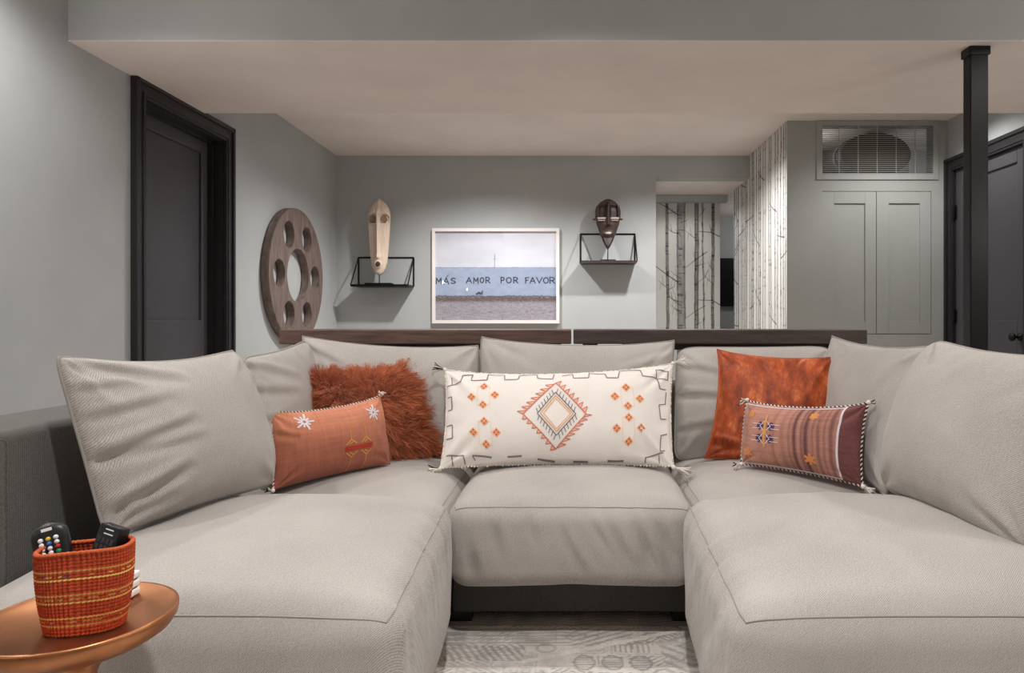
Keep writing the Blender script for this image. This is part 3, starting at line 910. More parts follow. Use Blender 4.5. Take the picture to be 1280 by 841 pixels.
# white embroidered lumbar pillow
M['white_cloth'] = weave('ivory_cloth', lin((236, 229, 222)), lin((214, 206, 198)), .003, .35)
wp = thing('lumbar_pillow', (0, 2.2, .45), 'long ivory lumbar pillow embroidered with a pink diamond, centred on the sofa', 'pillow')
S = pillow_surface(at(556, 462, 2.32), at(841, 454, 2.32), at(842, 584, 2.15), at(550, 586, 2.15), (.030, .010, .012, .012), .075, .06, (110, 60), 41, .004, .008, .005, a=2.6)
link('cover', raw_mesh('cover', S['V'], S['F'], M['white_cloth'], True, None, S['uv']), wp)
def em(X, Y):
    yt = np.interp(X, [80, 220, 350, 618, 850, 1000, 1160], [265, 295, 302, 322, 302, 280, 245])
    yb = np.interp(X, [80, 200, 350, 618, 850, 1050, 1160], [742, 742, 712, 697, 700, 712, 735])
    xl = np.interp(Y, [265, 420, 600, 742], [90, 118, 100, 70]); xr = np.interp(Y, [245, 420, 600, 735], [1165, 1140, 1140, 1180])
    return (float((X - xl) / (xr - xl)), float((yb - Y) / (yb - yt)))
def pl(*p): return [em(*q) for q in p]
g_st = [(pl((105, 365), (180, 355), (184, 315), (232, 315), (228, 350), (303, 352), (305, 315), (382, 326), (385, 357), (447, 357), (450, 330), (530, 333), (535, 357), (604, 368), (609, 330)), .0035),
        (pl((645, 348), (692, 335), (697, 360), (765, 357), (768, 325), (840, 332), (848, 355), (900, 350), (908, 305), (1005, 300), (1013, 335), (1080, 336), (1080, 290), (1140, 292), (1135, 338), (1082, 338), (1092, 390), (1122, 388)), .0035),
        (pl((130, 318), (138, 360)), .003), (pl((125, 424), (146, 424), (143, 484), (122, 484)), .004), (pl((112, 556), (140, 556), (138, 618), (108, 618)), .004),
        (pl((100, 692), (185, 702)), .004), (pl((128, 694), (132, 738)), .0035), (pl((185, 702), (190, 735)), .0035), (pl((228, 700), (320, 694)), .0045), (pl((228, 700), (240, 716)), .0035),
        (pl((395, 688), (462, 684)), .005), (pl((535, 690), (615, 693)), .005), (pl((700, 694), (770, 696)), .005), (pl((860, 694), (935, 697)), .005),
        (pl((1120, 400), (1115, 455), (1085, 462), (1092, 525), (1118, 525)), .0035), (pl((1120, 592), (1092, 598), (1102, 668), (1124, 664)), .0035),
        (pl((1038, 706), (1036, 688), (1120, 674)), .004), (pl((1100, 684), (1108, 716)), .0035)]
embroider(S, g_st, yarn('grey_stitch', (132, 124, 125)), wp, 'border_stitching')
cx, cy = 618, 525
def ring(l, r, t, b): return pl((l, cy), (cx, t), (r, cy), (cx, b), (l, cy))
pink = [(ring(470, 752, 392, 657), .0032)]; teeth = []; tl = []
for (x0, y0, x1, y1, ox, oy) in ((470, cy, cx, 392, -1, -1), (cx, 392, 752, cy, 1, -1), (752, cy, cx, 657, 1, 1), (cx, 657, 470, cy, -1, 1)):
    for k in range(7):
        a, b = k / 7, (k + .8) / 7
        p = (x0 + (x1 - x0) * a, y0 + (y1 - y0) * a); q = (x0 + (x1 - x0) * b, y0 + (y1 - y0) * b)
        tip = (p[0] + ox * 26 if (k % 1 == 0) else p[0], p[1] + oy * 4 - 8 * (oy < 0))
        teeth.append(pl(p, q, tip)); tl.append((pl(p, tip), .0028))
        tl.append((pl(tip, q), .0022))
fill_mesh(S, teeth, yarn('peach_stitch', (236, 178, 146)), wp, 'tooth_embroidery', .0010)
embroider(S, pink + tl, yarn('pink_stitch', (200, 118, 102)), wp, 'diamond_embroidery')
gc = [(ring(534, 706, 436, 610), .003)]
for (x0, y0, x1, y1, ox, oy) in ((534, cy, cx, 436, -1, -1), (cx, 436, 706, cy, 1, -1), (706, cy, cx, 610, 1, 1), (cx, 610, 534, cy, -1, 1)):
    for k in range(7):
        a = (k + .3) / 7; p = (x0 + (x1 - x0) * a, y0 + (y1 - y0) * a)
        gc.append((pl(p, (p[0] + ox * 8, p[1] + oy * 20)), .0024))
embroider(S, gc, yarn('blue_grey_stitch', (106, 104, 112)), wp, 'comb_embroidery')
embroider(S, [(ring(548, 694, 450, 596), .003), (ring(562, 682, 462, 586), .0022)], yarn('ochre_stitch', (222, 160, 100)), wp, 'diamond_embroidery')
motifs = ((293, 387), (239, 440), (347, 432), (290, 478), (292, 553), (240, 603), (347, 598), (297, 650),
          (933, 400), (882, 445), (995, 447), (941, 483), (944, 533), (888, 580), (1000, 574), (947, 630))
fl = []; fc = []
for (mx_, my_) in motifs:
    fl.append(pl((mx_ - 21, my_), (mx_, my_ - 20), (mx_ + 21, my_), (mx_, my_ + 20)))
    for (ax_, ay_) in ((0, -9), (9, 0), (0, 9), (-9, 0)):
        fc.append(pl((mx_ + ax_ - 5, my_ + ay_), (mx_ + ax_, my_ + ay_ - 5), (mx_ + ax_ + 5, my_ + ay_), (mx_ + ax_, my_ + ay_ + 5)))
fill_mesh(S, fl, yarn('orange_stitch', (232, 168, 124)), wp, 'motif_embroidery', .0012)
fill_mesh(S, fc, yarn('rust_stitch', (196, 98, 68)), wp, 'motif_embroidery', .0020)
embroider(S, [(pl((265, 387), (263, 478), (320, 478), (320, 387), (265, 387)), .002), (pl((265, 553), (263, 650), (324, 650), (322, 553), (265, 553)), .002),
              (pl((908, 400), (914, 483), (969, 483), (965, 400), (908, 400)), .002), (pl((916, 533), (920, 630), (975, 630), (970, 533), (916, 533)), .002)],
          yarn('yellow_stitch', (238, 206, 170)), wp, 'link_embroidery')
# looped fringe along the top and sides, tassels at the corners
fm = MB(); rs = random.Random(3)
tt = np.linspace(0, 1, 150); zr = np.zeros(150); on = np.ones(150)
for (u, v, cnt) in ((tt, on, 150), (zr, tt, 150), (on, tt, 150), (tt, zr, 150)):
    P = S['mid'](u, v)
    for k in range(0, cnt, 1 if cnt and v is on else 2):
        p = P[k]; fm.sphere((p[0] + rs.uniform(-.001, .001), p[1], p[2] + rs.uniform(-.001, .002)), rs.uniform(.0028, .0042), 6, 4)
tag(fm.build('fringe', cream, wp, smooth=True), kind='stuff')
for (u, v, d, L, k) in ((0, 1, (-1, -.1, .35), .045, 1), (1, 1, (.7, -.1, .25), .05, 2), (0, 0, (-1, -.3, .1), .04, 3), (1, 0, (1, -.4, -.15), .055, 4)):
    p = S['mid'](np.array([float(u)]), np.array([float(v)]))[0]
    tassel(p, d, L, [cream, cream, dkyarn] if k in (1, 3) else [cream], wp, k)

# terracotta lumbar pillow
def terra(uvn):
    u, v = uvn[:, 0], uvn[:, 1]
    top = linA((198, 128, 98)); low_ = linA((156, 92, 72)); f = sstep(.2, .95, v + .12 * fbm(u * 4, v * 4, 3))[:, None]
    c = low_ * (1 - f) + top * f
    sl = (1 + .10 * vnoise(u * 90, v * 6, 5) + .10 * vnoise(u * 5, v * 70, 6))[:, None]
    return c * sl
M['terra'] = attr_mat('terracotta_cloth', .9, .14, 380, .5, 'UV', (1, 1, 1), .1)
tp = thing('lumbar_pillow', (-.7, 2.05, .45), 'terracotta lumbar pillow with silver-white stitched flowers in front of the fur pillow', 'pillow')
S = pillow_surface(at(337, 514, 1.90), at(475, 494, 2.19), at(488, 580, 2.15), at(341, 613, 1.86), (.018, .0, .006, .006), .06, .05, (90, 60), 51, .003, .005, .005,
                   [(.02, .68, .16, .60, .008, .008)], a=2.5)
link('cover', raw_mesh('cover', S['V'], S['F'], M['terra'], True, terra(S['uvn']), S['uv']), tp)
silver = yarn('silver_stitch', (214, 206, 212)); ochre2 = yarn('gold_stitch', (206, 142, 76)); red2 = yarn('red_stitch', (168, 60, 40))
fl = []
for (cx_, cy_) in ((.21, .83), (.83, .80)):
    for k in range(10):
        a = k * math.pi / 5; L = (.075 if k % 2 == 0 else .05)
        fl.append(([(cx_ + .012 * math.cos(a), cy_ + .02 * math.sin(a)), (cx_ + L * math.cos(a), cy_ + L * 1.7 * math.sin(a))], .0055))
embroider(S, fl, silver, tp, 'flower_embroidery')
embroider(S, [([(.50, .335), (.76, .335)], .013)], red2, tp, 'bar_embroidery', .002)
gl = []
for x in (.56, .70):
    for sg in (-1, 1):
        gl.append(([(x - .05, .335 + sg * .055), (x, .335 + sg * .13), (x + .05, .335 + sg * .055)], .004))
        gl.append(([(x, .335 + sg * .13), (x, .335 + sg * .32)], .0025)); gl.append(([(x - .02, .335 + sg * .06), (x + .02, .335 + sg * .1)], .004))
embroider(S, gl, ochre2, tp, 'gold_embroidery')
t = np.linspace(0, 1, 60); rope(S['mid'](t, np.ones(60)), .0026, .010, [cream, dkyarn], tp, closed=False)
rope(S['mid'](np.zeros(60), t), .0026, .010, [cream, yarn('rust_yarn', (150, 70, 50))], tp, closed=False)
for (u, v, d, L, k) in ((1, 1, (.5, -.5, .9), .022, 5), (0, 0, (-.4, -.4, .3), .02, 6), (0, 1, (-.3, -.2, .6), .012, 7)):
    tassel(S['mid'](np.array([float(u)]), np.array([float(v)]))[0], d, L, [cream, dkyarn] if k != 5 else [silver, cream], tp, k, .006)

# mauve striped lumbar pillow
def mauve(uvn):
    u, v = uvn[:, 0], uvn[:, 1]
    c0 = linA((180, 128, 110)); c1 = linA((98, 62, 62)); c2 = linA((192, 134, 102)); c3 = linA((112, 68, 66))
    st_ = .5 + .9 * vnoise(u * 30 + .2 * vnoise(u * 3, v * 6, 2), v * .6, 12)
    right = sstep(.42, .72, u)
    bands = np.zeros_like(u)
    for c_, w_, k_ in ((.08, .03, .25), (.36, .015, .3), (.44, .02, .4), (.50, .012, .5), (.545, .018, .9), (.60, .010, .55), (.635, .016, .85), (.69, .010, .5), (.73, .016, .7), (.775, .010, .5), (.82, .02, .75)):
        bands = np.maximum(bands, k_ * np.exp(-((u - c_ - .006 * vnoise(v * 3, u * 0, 4)) / w_) ** 2))
    f = np.clip(.35 * st_ * (.30 + .75 * right) + bands, 0, 1)[:, None]
    c = c0 * (1 - f) + c1 * f
    h = sstep(.55, .9, vnoise(u * 26 + 9, v * .8, 13))[:, None] * .6
    c = c * (1 - h) + c2 * h
    e = sstep(.862, .872, u)[:, None]; c = c * (1 - e) + c3 * e
    return c * (1 + .13 * vnoise(u * 8, v * 60, 15) + .08 * vnoise(u * 80, v * 50, 16))[:, None]
M['mauve'] = attr_mat('mauve_striped_cloth', .9, .15, 300, .5, 'UV', (1, 1, 1), .1)
mp_ = thing('lumbar_pillow', (.75, 2.05, .45), 'mauve striped lumbar pillow with braided edge in front of the rust velvet pillow', 'pillow')
S = pillow_surface(at(934, 500, 2.20), at(1086, 503, 1.92), at(1079, 608, 1.88), at(927, 580, 2.14), (.020, .012, .008, -.004), .062, .05, (120, 70), 61, .003, .005, .004, a=2.5)
link('cover', raw_mesh('cover', S['V'], S['F'], M['mauve'], True, mauve(S['uvn']), S['uv']), mp_)
embroider(S, [([(.865, .02), (.865, .985)], .0055), ([(.02, .955), (.865, .955)], .003), ([(.02, .02), (.865, .02)], .0035), ([(.015, .02), (.015, .955)], .003)], silver, mp_, 'white_stripe')
mm = []
for k in range(2):
    yy = .62 - .20 * k
    for sg in (-1, 1):
        x = .285 + sg * .05
        fill = [(x - .035 * sg, yy), (x, yy + .075), (x + .035 * sg, yy + .03), (x + .035 * sg, yy - .03), (x, yy - .075)]
        mm.append(fill)
fill_mesh(S, mm, yarn('indigo_stitch', (84, 62, 92)), mp_, 'motif_embroidery')
o_ = []
for k in range(2):
    yy = .62 - .20 * k
    o_.append(([(.235, yy), (.285, yy + .10), (.335, yy)], .0022)); o_.append(([(.235, yy), (.285, yy - .10), (.335, yy)], .0022))
    for sg in (-1, 1):
        o_.append(([(.285 + sg * .05, yy + .03), (.285 + sg * .13, yy + .03)], .002)); o_.append(([(.285 + sg * .05, yy - .04), (.285 + sg * .13, yy - .04)], .002))
embroider(S, o_, silver, mp_, 'motif_embroidery', .002)
embroider(S, [([(.285, .28), (.285, .80)], .006), ([(.27, .5), (.30, .54)], .006), ([(.27, .54), (.30, .5)], .006)], yarn('gold_yarn', (214, 152, 84)), mp_, 'gold_embroidery', .0026)
og = []
for (cx_, cy_, s_) in ((.11, .80, .035), (.11, .18, .045), (.67, .83, .035), (.665, .20, .045)):
    for k in range(6):
        a = k * math.pi / 3 + .5; og.append(([(cx_, cy_), (cx_ + s_ * math.cos(a), cy_ + s_ * 1.7 * math.sin(a))], .008))
embroider(S, og, yarn('orange_yarn', (214, 140, 86)), mp_, 'star_embroidery')
rope(edge_path(S, 50), .0032, .0125, [cream, dkyarn], mp_)
for (u, v, d, L, k) in ((0, 1, (-1, -.3, .1), .026, 8), (0, 0, (-1, -.4, .1), .028, 9), (1, 0, (.9, -.5, -.3), .03, 10), (1, 1, (.5, -.3, .1), .018, 11)):
    tassel(S['mid'](np.array([float(u)]), np.array([float(v)]))[0], d, L, [cream, dkyarn, cream], mp_, k)

# rust velvet pillow
m = new_mat('rust_velvet', lin((170, 70, 30)), .55, spec=.35); M['velvet'] = m
mpn, nn_, rr_ = noise_color(m, lin((116, 46, 16)), lin((222, 128, 70)), 9, 8, 'UV', (1.7, .8, 1), .38, .70, .75)  # crushed-velvet highlights and darks put into the colour as random blotches
e = rr_.color_ramp.elements.new(.52); e.color = (*lin((164, 70, 28)), 1)
b = bsdf(m); b.inputs['Sheen Weight'].default_value = .9; b.inputs['Sheen Roughness'].default_value = .35; b.inputs['Sheen Tint'].default_value = (*lin((255, 150, 90)), 1)
add_bump(m, nn_.outputs['Fac'], .35, .004)
vp = thing('throw_pillow', (.62, 2.3, .45), 'square rust orange crushed velvet pillow against the right back cushions', 'pillow')
S = pillow_surface(at(896, 436, 2.44), at(1053, 444, 2.32), at(1048, 590, 2.20), at(880, 573, 2.30), (.022, .006, .010, .022), .075, .055, (80, 70), 71, .004, .007, .006,
                   [(.36, .99, .40, .82, .010, .008), (.68, .99, .60, .85, .010, .010), (.05, .12, .35, .03, .012, .012)], a=2.4)
link('cover', raw_mesh('cover', S['V'], S['F'], M['velvet'], True, None, S['uv']), vp)
seam(S, vp, M['velvet'], .0022, 40, 'piping')

# rust sheepskin pillow: cover plus about twenty thousand hairs
M['fur'] = attr_mat('rust_fur', .65, sheen=.3, spec=.25)
M['hide'] = new_mat('rust_hide', lin((96, 40, 20)), .9)
fp = thing('fur_pillow', (-.7, 2.3, .45), 'shaggy rust orange fur pillow against the left back cushions', 'pillow')
S = pillow_surface(at(386, 468, 2.22), at(522, 456, 2.47), at(540, 564, 2.36), at(398, 574, 2.12), (.022, .004, .006, .004), .075, .05, (50, 44), 81, .006, .004, .004, a=2.6)
link('cover', raw_mesh('cover', S['V'], S['F'], M['hide'], True, None, S['uv']), fp)
rs = np.random.RandomState(4)
NH = 30000
u = rs.rand(NH); v = rs.rand(NH)
ed = rs.rand(NH) < .30                                     # extra along the rim
k = rs.randint(0, 4, NH); q = rs.rand(NH) ** 2 * .05
u = np.where(ed & (k == 0), q, np.where(ed & (k == 1), 1 - q, u)); v = np.where(ed & (k == 2), q, np.where(ed & (k == 3), 1 - q, v))
ncl = 1500                                                  # locks
cu, cv = rs.rand(ncl), rs.rand(ncl)
best = np.zeros(NH, int)
for c0 in range(0, NH, 2000):
    sl = slice(c0, c0 + 2000)
    best[sl] = np.argmin((u[sl, None] - cu) ** 2 + (v[sl, None] - cv) ** 2, axis=1)
R = S['front'](u, v)
Cl = S['front'](cu, cv)[best]
e = 1e-3
du = S['front'](np.clip(u + e, 0, 1), v) - S['front'](np.clip(u - e, 0, 1), v); dv = S['front'](u, np.clip(v + e, 0, 1)) - S['front'](u, np.clip(v - e, 0, 1))
Nn = np.cross(du, dv); Nn /= np.maximum(np.linalg.norm(Nn, axis=1, keepdims=True), 1e-12)
Nn = Nn * np.sign((Nn * S['n']).sum(1))[:, None]
out = R - S['front'](np.array([.5]), np.array([.5])); out -= (out * S['n']).sum(1)[:, None] * S['n']; ol = np.linalg.norm(out, axis=1, keepdims=True); out /= np.maximum(ol, 1e-6)
rim = sstep(.30, .5, np.maximum(np.abs(u - .5), np.abs(v - .5)))[:, None]
lockdir = rs.randn(ncl, 3)[best]
fl = np.stack([np.cos(6 * fbm(u * 3, v * 3, 5)), np.zeros(NH), np.sin(6 * fbm(u * 3, v * 3, 5) - .6)], 1)
D = Nn * (.55 + .1 * rs.rand(NH, 1)) + out * (.25 + .75 * rim) + fl * .50 + lockdir * .26 + rs.randn(NH, 3) * .20 + np.array((0, 0, .22))
D /= np.linalg.norm(D, axis=1, keepdims=True)
Ln = (.030 + .022 * rs.rand(NH)) * (1 + .25 * lockdir[:, 0])
Ln = np.clip(Ln, .02, .058)
side = np.cross(D, rs.randn(NH, 3)); side /= np.linalg.norm(side, axis=1, keepdims=True)
ph = rs.rand(ncl)[best] * 6.28
wv = np.cross(D, lockdir); wv /= np.linalg.norm(wv, axis=1, keepdims=True)
K = 5
rows = []
for i in range(K):
    t = i / (K - 1)
    c = R + D * (Ln * t)[:, None] + (Cl - R) * (.30 * t ** 1.2) + wv * (.0045 * t * np.sin(ph + t * 7.5))[:, None] + np.array((0, 0, -.012)) * t * t
    wd = .00085 * (1 - .75 * t)
    rows.append(np.stack([c - side * wd, c + side * wd], 1))
P = np.stack(rows, 1).reshape(-1, 3)                       # NH, K, 2
base = (np.arange(NH) * K * 2)[:, None] + (np.arange(K - 1) * 2)[None, :]
base = base.reshape(-1)
Fc = np.stack([base, base + 1, base + 3, base + 2], 1)
hue = rs.rand(ncl)[best]; h2 = rs.rand(NH)
cA = linA((154, 76, 42)); cB = linA((224, 134, 86))
mixf = np.clip(.55 * hue + .45 * h2, 0, 1)[:, None]
Cc = (cA * (1 - mixf) + cB * mixf)
Cc = np.repeat(Cc, K * 2, axis=0)
fo_ = link('fur', raw_mesh('fur', P, Fc, M['fur'], True, Cc), fp); fo_['kind'] = 'stuff'

# ------------------------------------------------------------------ console tables behind the sofa
def console(x0, x1, mat, label, legs, apron):
    t = thing('console_table', ((x0 + x1) / 2, 2.95, 0), label, 'console table')
    MB().box(x0, x1, 2.845, 3.14, .801, .860).build('table_top', mat, t, bevel=.004)
    MB().box(apron[0], apron[1], 2.90, 2.92, .775, .8005).build('apron', M['console_dark'], t)
    for x in legs:
        for y in (2.91, 3.10):
            MB().box(x - .030, x + .030, y - .025, y + .025, 0, .8005).build('leg', M['iron'], t, bevel=.002)
    MB().box(legs[0], legs[1], 2.99, 3.02, .14, .17).build('stretcher', M['iron'], t)
    return t
console(-1.212, -.003, M['console'], 'reddish brown weathered wood console table behind the left half of the sofa', (-.078, -1.14), (-1.08, -.15))
console(.006, 1.222, M['console_dark'], 'dark brown wood console table behind the right half of the sofa', (.078, 1.15), (.212, 1.08))

# ------------------------------------------------------------------ picture
px0, px1, pz0, pz1 = -1.313, -.118, .868, 1.761
pic = thing('framed_picture', ((px0 + px1) / 2, YB, pz0), 'white framed photograph of a wall lettered in Spanish, hung between the shelves', 'picture')
fr = MB(); fw = .030; yf = YB - .045
fr.box(px0, px0 + fw, yf, YB - .001, pz0, pz1).box(px1 - fw, px1, yf, YB - .001, pz0, pz1)
fr.box(px0 + fw, px1 - fw, yf, YB - .001, pz1 - fw, pz1).box(px0 + fw, px1 - fw, yf, YB - .001, pz0, pz0 + fw)
fr.build('frame', M['frame_white'], pic, bevel=.002)
GL = {'M': [[(0, 1), (.05, 0), (.5, .65), (.92, 0), (1, 1)]], 'A': [[(0, 1), (.5, 0), (1, 1)], [(.2, .65), (.8, .65)]],
      'S': [[(.95, .12), (.55, 0), (.1, .15), (.15, .42), (.8, .6), (.95, .82), (.5, 1), (.05, .9)]],
      'O': [[(.5, 0), (.1, .2), (0, .55), (.2, .92), (.55, 1), (.9, .8), (1, .4), (.8, .08), (.5, 0)]],
      'R': [[(.05, 1), (0, 0), (.7, .05), (.9, .25), (.7, .5), (.05, .55)], [(.4, .55), (1, 1)]],
      'P': [[(.05, 1), (0, 0), (.75, .05), (.95, .28), (.7, .52), (.05, .56)]],
      'F': [[(.05, 1), (0, .05)], [(0, .05), (1, 0)], [(.03, .5), (.75, .46)]], 'V': [[(0, 0), (.5, 1), (1, 0)]]}
TXT = [('M', 97, 135, 434, 476), ('A', 152, 190, 432, 478), ('S', 206, 241, 434, 474), ('A', 321, 360, 430, 470), ('M', 376, 410, 432, 472), ('O', 424, 452, 430, 468), ('R', 467, 497, 428, 470),
       ('P', 580, 606, 428, 470), ('O', 620, 657, 430, 470), ('R', 674, 706, 428, 470), ('F', 763, 787, 430, 472), ('A', 795, 836, 430, 472), ('V', 845, 886, 430, 470), ('O', 896, 934, 430, 472), ('R', 944, 981, 428, 472)]
def photo(s, t):
    W_, H_ = px1 - px0 - 2 * fw, pz1 - pz0 - 2 * fw
    X = 92 + s / W_ * 900; Y = 88 + (1 - t / H_) * 660
    sky = np.stack([214 + 8 * fbm(X / 160, Y / 60, 1) - 14 * sstep(200, 88, Y) * (X < 600)] * 3, -1) + np.array((-2, 0, 10))
    sky = sky + (14 * sstep(250, 700, X))[..., None]
    c = sky
    wall_ = np.array((164, 176, 200)) + (10 * fbm(X / 40, Y / 20, 4))[..., None]
    edge_ = 354 + 2.5 * vnoise(X / 9, X * 0, 5)
    mk = sstep(edge_ - 2, edge_ + 2, Y)[..., None]; c = c * (1 - mk) + wall_ * mk
    lm = np.exp(-((Y - edge_) / 3.0) ** 2)[..., None] * .3; c = c * (1 - lm) + 110 * lm
    gtop = 566 + 4 * vnoise(X / 14, X * 0, 6)
    gr = np.array((168, 163, 172)) + (16 * fbm(X / 22, Y / 8, 7) - 30 * sstep(.45, .7, vnoise(X / 7, Y / 5, 9)))[..., None]
    mk = sstep(gtop - 2, gtop + 2, Y)[..., None]; c = c * (1 - mk) + gr * mk
    weeds = np.clip(np.exp(-((Y - 590) / 20.0) ** 2) * (1.1 + .8 * fbm(X / 14, Y / 8, 8)), 0, 1) * (Y > gtop)
    c = c * (1 - weeds[..., None] * .75) + np.array((92, 76, 74)) * weeds[..., None] * .75
    dk = (np.exp(-((Y - gtop - 3) / 5) ** 2) * (.6 + .4 * vnoise(X / 8, Y / 4, 12)))[..., None] * .8; c = c * (1 - dk) + np.array((52, 50, 56)) * dk
    def stroke(pts, hw, colr, k=.92):
        nonlocal c
        for i in range(len(pts) - 1):
            d, _ = seg_dist(X, Y, pts[i], pts[i + 1]); m_ = (1 - sstep(hw - 1.2, hw + 1.6, d))[..., None] * k
            c = c * (1 - m_) + np.array(colr) * m_
    stroke([(532, 255), (532, 352)], 2.0, (120, 122, 130), .8); stroke([(525, 290), (540, 290)], 1.5, (120, 122, 130), .7); stroke([(528, 272), (537, 272)], 1.2, (120, 122, 130), .6)
    for (ch, x0, x1, y0, y1) in TXT:
        for ln in GL[ch]: stroke([(x0 + (x1 - x0) * a, y0 + (y1 - y0) * b) for a, b in ln], 3.7, (50, 52, 66))
    stroke([(175, 424), (186, 412)], 2.6, (64, 66, 82))
    for (a, b, h) in ((400, 552, 9), (415, 545, 12), (428, 548, 11), (440, 535, 6)):
        d = np.hypot((X - a) / 1.2, Y - b); m_ = (1 - sstep(h * .6, h, d))[..., None] * .8; c = c * (1 - m_) + np.array((58, 58, 66)) * m_
    stroke([(440, 560), (442, 528)], 2.5, (58, 58, 66)); stroke([(405, 482), (412, 466)], 2, (90, 92, 104), .6)
    return linA(np.clip(c * .95, 0, 255))
print_panel('photo_print', (px0 + fw, YB - .020, pz0 + fw), (px1 - px0 - 2 * fw, 0, 0), (0, 0, pz1 - pz0 - 2 * fw), 380, 290, photo, M['print'], pic)
MB().box(px0 + fw, px1 - fw, YB - .036, YB - .034, pz0 + fw, pz1 - fw).build('glass_pane', M['glass'], pic)

# ------------------------------------------------------------------ shelves
def shelf(x0, x1, zb, zt, label, plank):
    t = thing('wall_shelf', ((x0 + x1) / 2, YB, zb), label, 'shelf', 'wire shelves on the back wall')
    yb, yf = YB - .006, YB - .245
    MB().box(x0, x1, yf, YB - .001, zb - .010, zb + .010).build('plank', plank, t, bevel=.002)
    r = .0105
    f = MB()
    f.bar((x0, yb, zt), (x1, yb, zt), r).bar((x0, yb, zb), (x0, yb, zt), r).bar((x1, yb, zb), (x1, yb, zt), r)
    f.build('back_frame', M['iron'], t)
    for x in (x0, x1):
        MB().bar((x, yb - .004, zt), (x, yf + .006, zb + .004), .009).build('side_bar', M['iron'], t)
    MB().bar((x0, yf + .003, zb + .004), (x1, yf + .003, zb + .004), .008).build('front_bar', M['iron'], t)
    return t
shelf(-2.012, -1.492, 1.216, 1.488, 'black wire shelf left of the picture, under the pale mask', M['iron'])
shelf(.080, .592, 1.432, 1.71, 'black wire shelf with brown plank right of the picture, under the dark mask', M['console_dark'])

# ------------------------------------------------------------------ masks
def mask(name, cx, y, z0, z1, halfw, depth, label, mats, feat, nu=61, nv=141, rod_to=None, cat='mask', plate=.12):
    """carved mask as a height field: halfw(t) outline, feat(X, T) relief in metres (t = 0 bottom, 1 top)"""
    H_ = z1 - z0
    root = thing(name, (cx, y, rod_to), label, cat)
    s, t = np.meshgrid(np.linspace(-1, 1, nu), np.linspace(0, 1, nv))
    hw = halfw(t); X = s * hw
    dome = depth * (1 - s ** 2) ** .5 * (np.clip(hw / hw.max(), 0, 1)) ** .8
    Y = dome + feat(X, t, s) * sstep(1.0, .86, np.abs(s))
    Pf = np.stack([cx + X, y - Y, z0 + t * H_], -1).reshape(-1, 3)
    Pb = np.stack([cx + X, y + .012 - dome * .55, z0 + t * H_], -1).reshape(-1, 3)
    n = nu * nv; idx = np.arange(n).reshape(nv, nu); em_ = np.zeros((nv, nu), bool); em_[[0, -1], :] = True; em_[:, [0, -1]] = True
    f1 = grid_faces(nu, nv); bi = np.arange(n) + n
    rimf = []
    loop = list(idx[0, :]) + list(idx[1:, -1]) + list(idx[-1, -2::-1]) + list(idx[-2:0:-1, 0])
    for a, b in zip(loop, loop[1:] + loop[:1]): rimf.append((a, a + n, b + n, b))
    Fc = np.concatenate([f1, (f1 + n)[:, ::-1], np.array(rimf)])
    link('carved_face', raw_mesh('carved_face', np.concatenate([Pf, Pb]), Fc, mats[0], True), root)
    MB().tube([(cx, y + .002, rod_to + .012), (cx, y + .002, z0 + .05)], .0045, 8).build('stand_rod', M['iron'], root, smooth=True)
    MB().box(cx - plate, cx + plate, y - .05, y + .05, rod_to, rod_to + .012).build('stand_base', M['iron'], root, bevel=.002)
    return root
M['pale_wood'] = wood('pale_carved_wood', lin((206, 184, 162)), lin((232, 214, 196)), 7, (12, 6, 1), .75, .15)
M['dark_carved'] = wood('dark_carved_wood', lin((40, 28, 26)), lin((74, 56, 52)), 9, (8, 6, 1), .5, .25)
M['recess_wood'] = new_mat('dark_brown_recess', lin((70, 52, 44)), .8)  # plain dark brown for the eye slits and mouth
G = lambda x, a, w_: np.exp(-((x - a) / w_) ** 2)
def hw1(t): return np.interp(t, [0, .03, .08, .15, .3, .5, .7, .80, .87, .93, .97, 1], [.012, .038, .058, .072, .083, .094, .101, .101, .091, .064, .036, .004])
def ft1(X, t, s):
    nose = .026 * G(X, 0, .012) * sstep(.20, .23, t) * (1 - sstep(.80, .88, t)) + .012 * G(X, 0, .016) * G(t, .24, .03)
    brow_line = .795 - 6.0 * (np.abs(X) - .052) ** 2 * 3
    ecc = sstep(.64, .72, t) * (1 - sstep(brow_line - .012, brow_line + .006, t)) * sstep(.010, .022, np.abs(X))
    face = -.010 * sstep(.012, .02, np.abs(X)) * (t < .66) * sstep(.2, .3, t)
    brow = .008 * G(t, brow_line + .02, .018)
    ridge = .014 * G(X, 0, .012) * sstep(.82, .95, t)
    mouth = .014 * G(np.hypot(X, (t - .135) * .66), .026, .008) - .012 * (np.hypot(X, (t - .135) * .66) < .020)
    return nose - .026 * ecc + face + brow + ridge + mouth
lx = -1.765
mk1 = mask('carved_mask', lx, 6.30, 1.313, 2.01, hw1, .055, 'tall narrow pale wooden mask on the left wire shelf', [M['pale_wood']], ft1, rod_to=1.2265)
for sg in (-1, 1):
    MB().box(lx + sg * .046 - .022, lx + sg * .046 + .022, 6.259, 6.266, 1.786, 1.792).build('eye_slit', M['recess_wood'], mk1)
MB().lathe(lx, 1.313 + .135 * .697, [(.004, 6.243), (.016, 6.244), (.021, 6.248), (.021, 6.27)], 20, 'y').build('mouth', M['recess_wood'], mk1, smooth=True)
hollow_m = new_mat('darkened_hollow', lin((150, 120, 100)), .85)
for sg in (-1, 1):
    sc2 = MB(); V = []
    for k in range(13):
        a = math.pi * k / 12; V.append((lx + sg * .050 + .036 * math.cos(a), 6.262 + .004 * math.cos(a) ** 2, 1.80 + .055 * math.sin(a)))
    sc2.add(V, [tuple(range(13))]); sc2.build('eye_hollow', hollow_m, mk1)

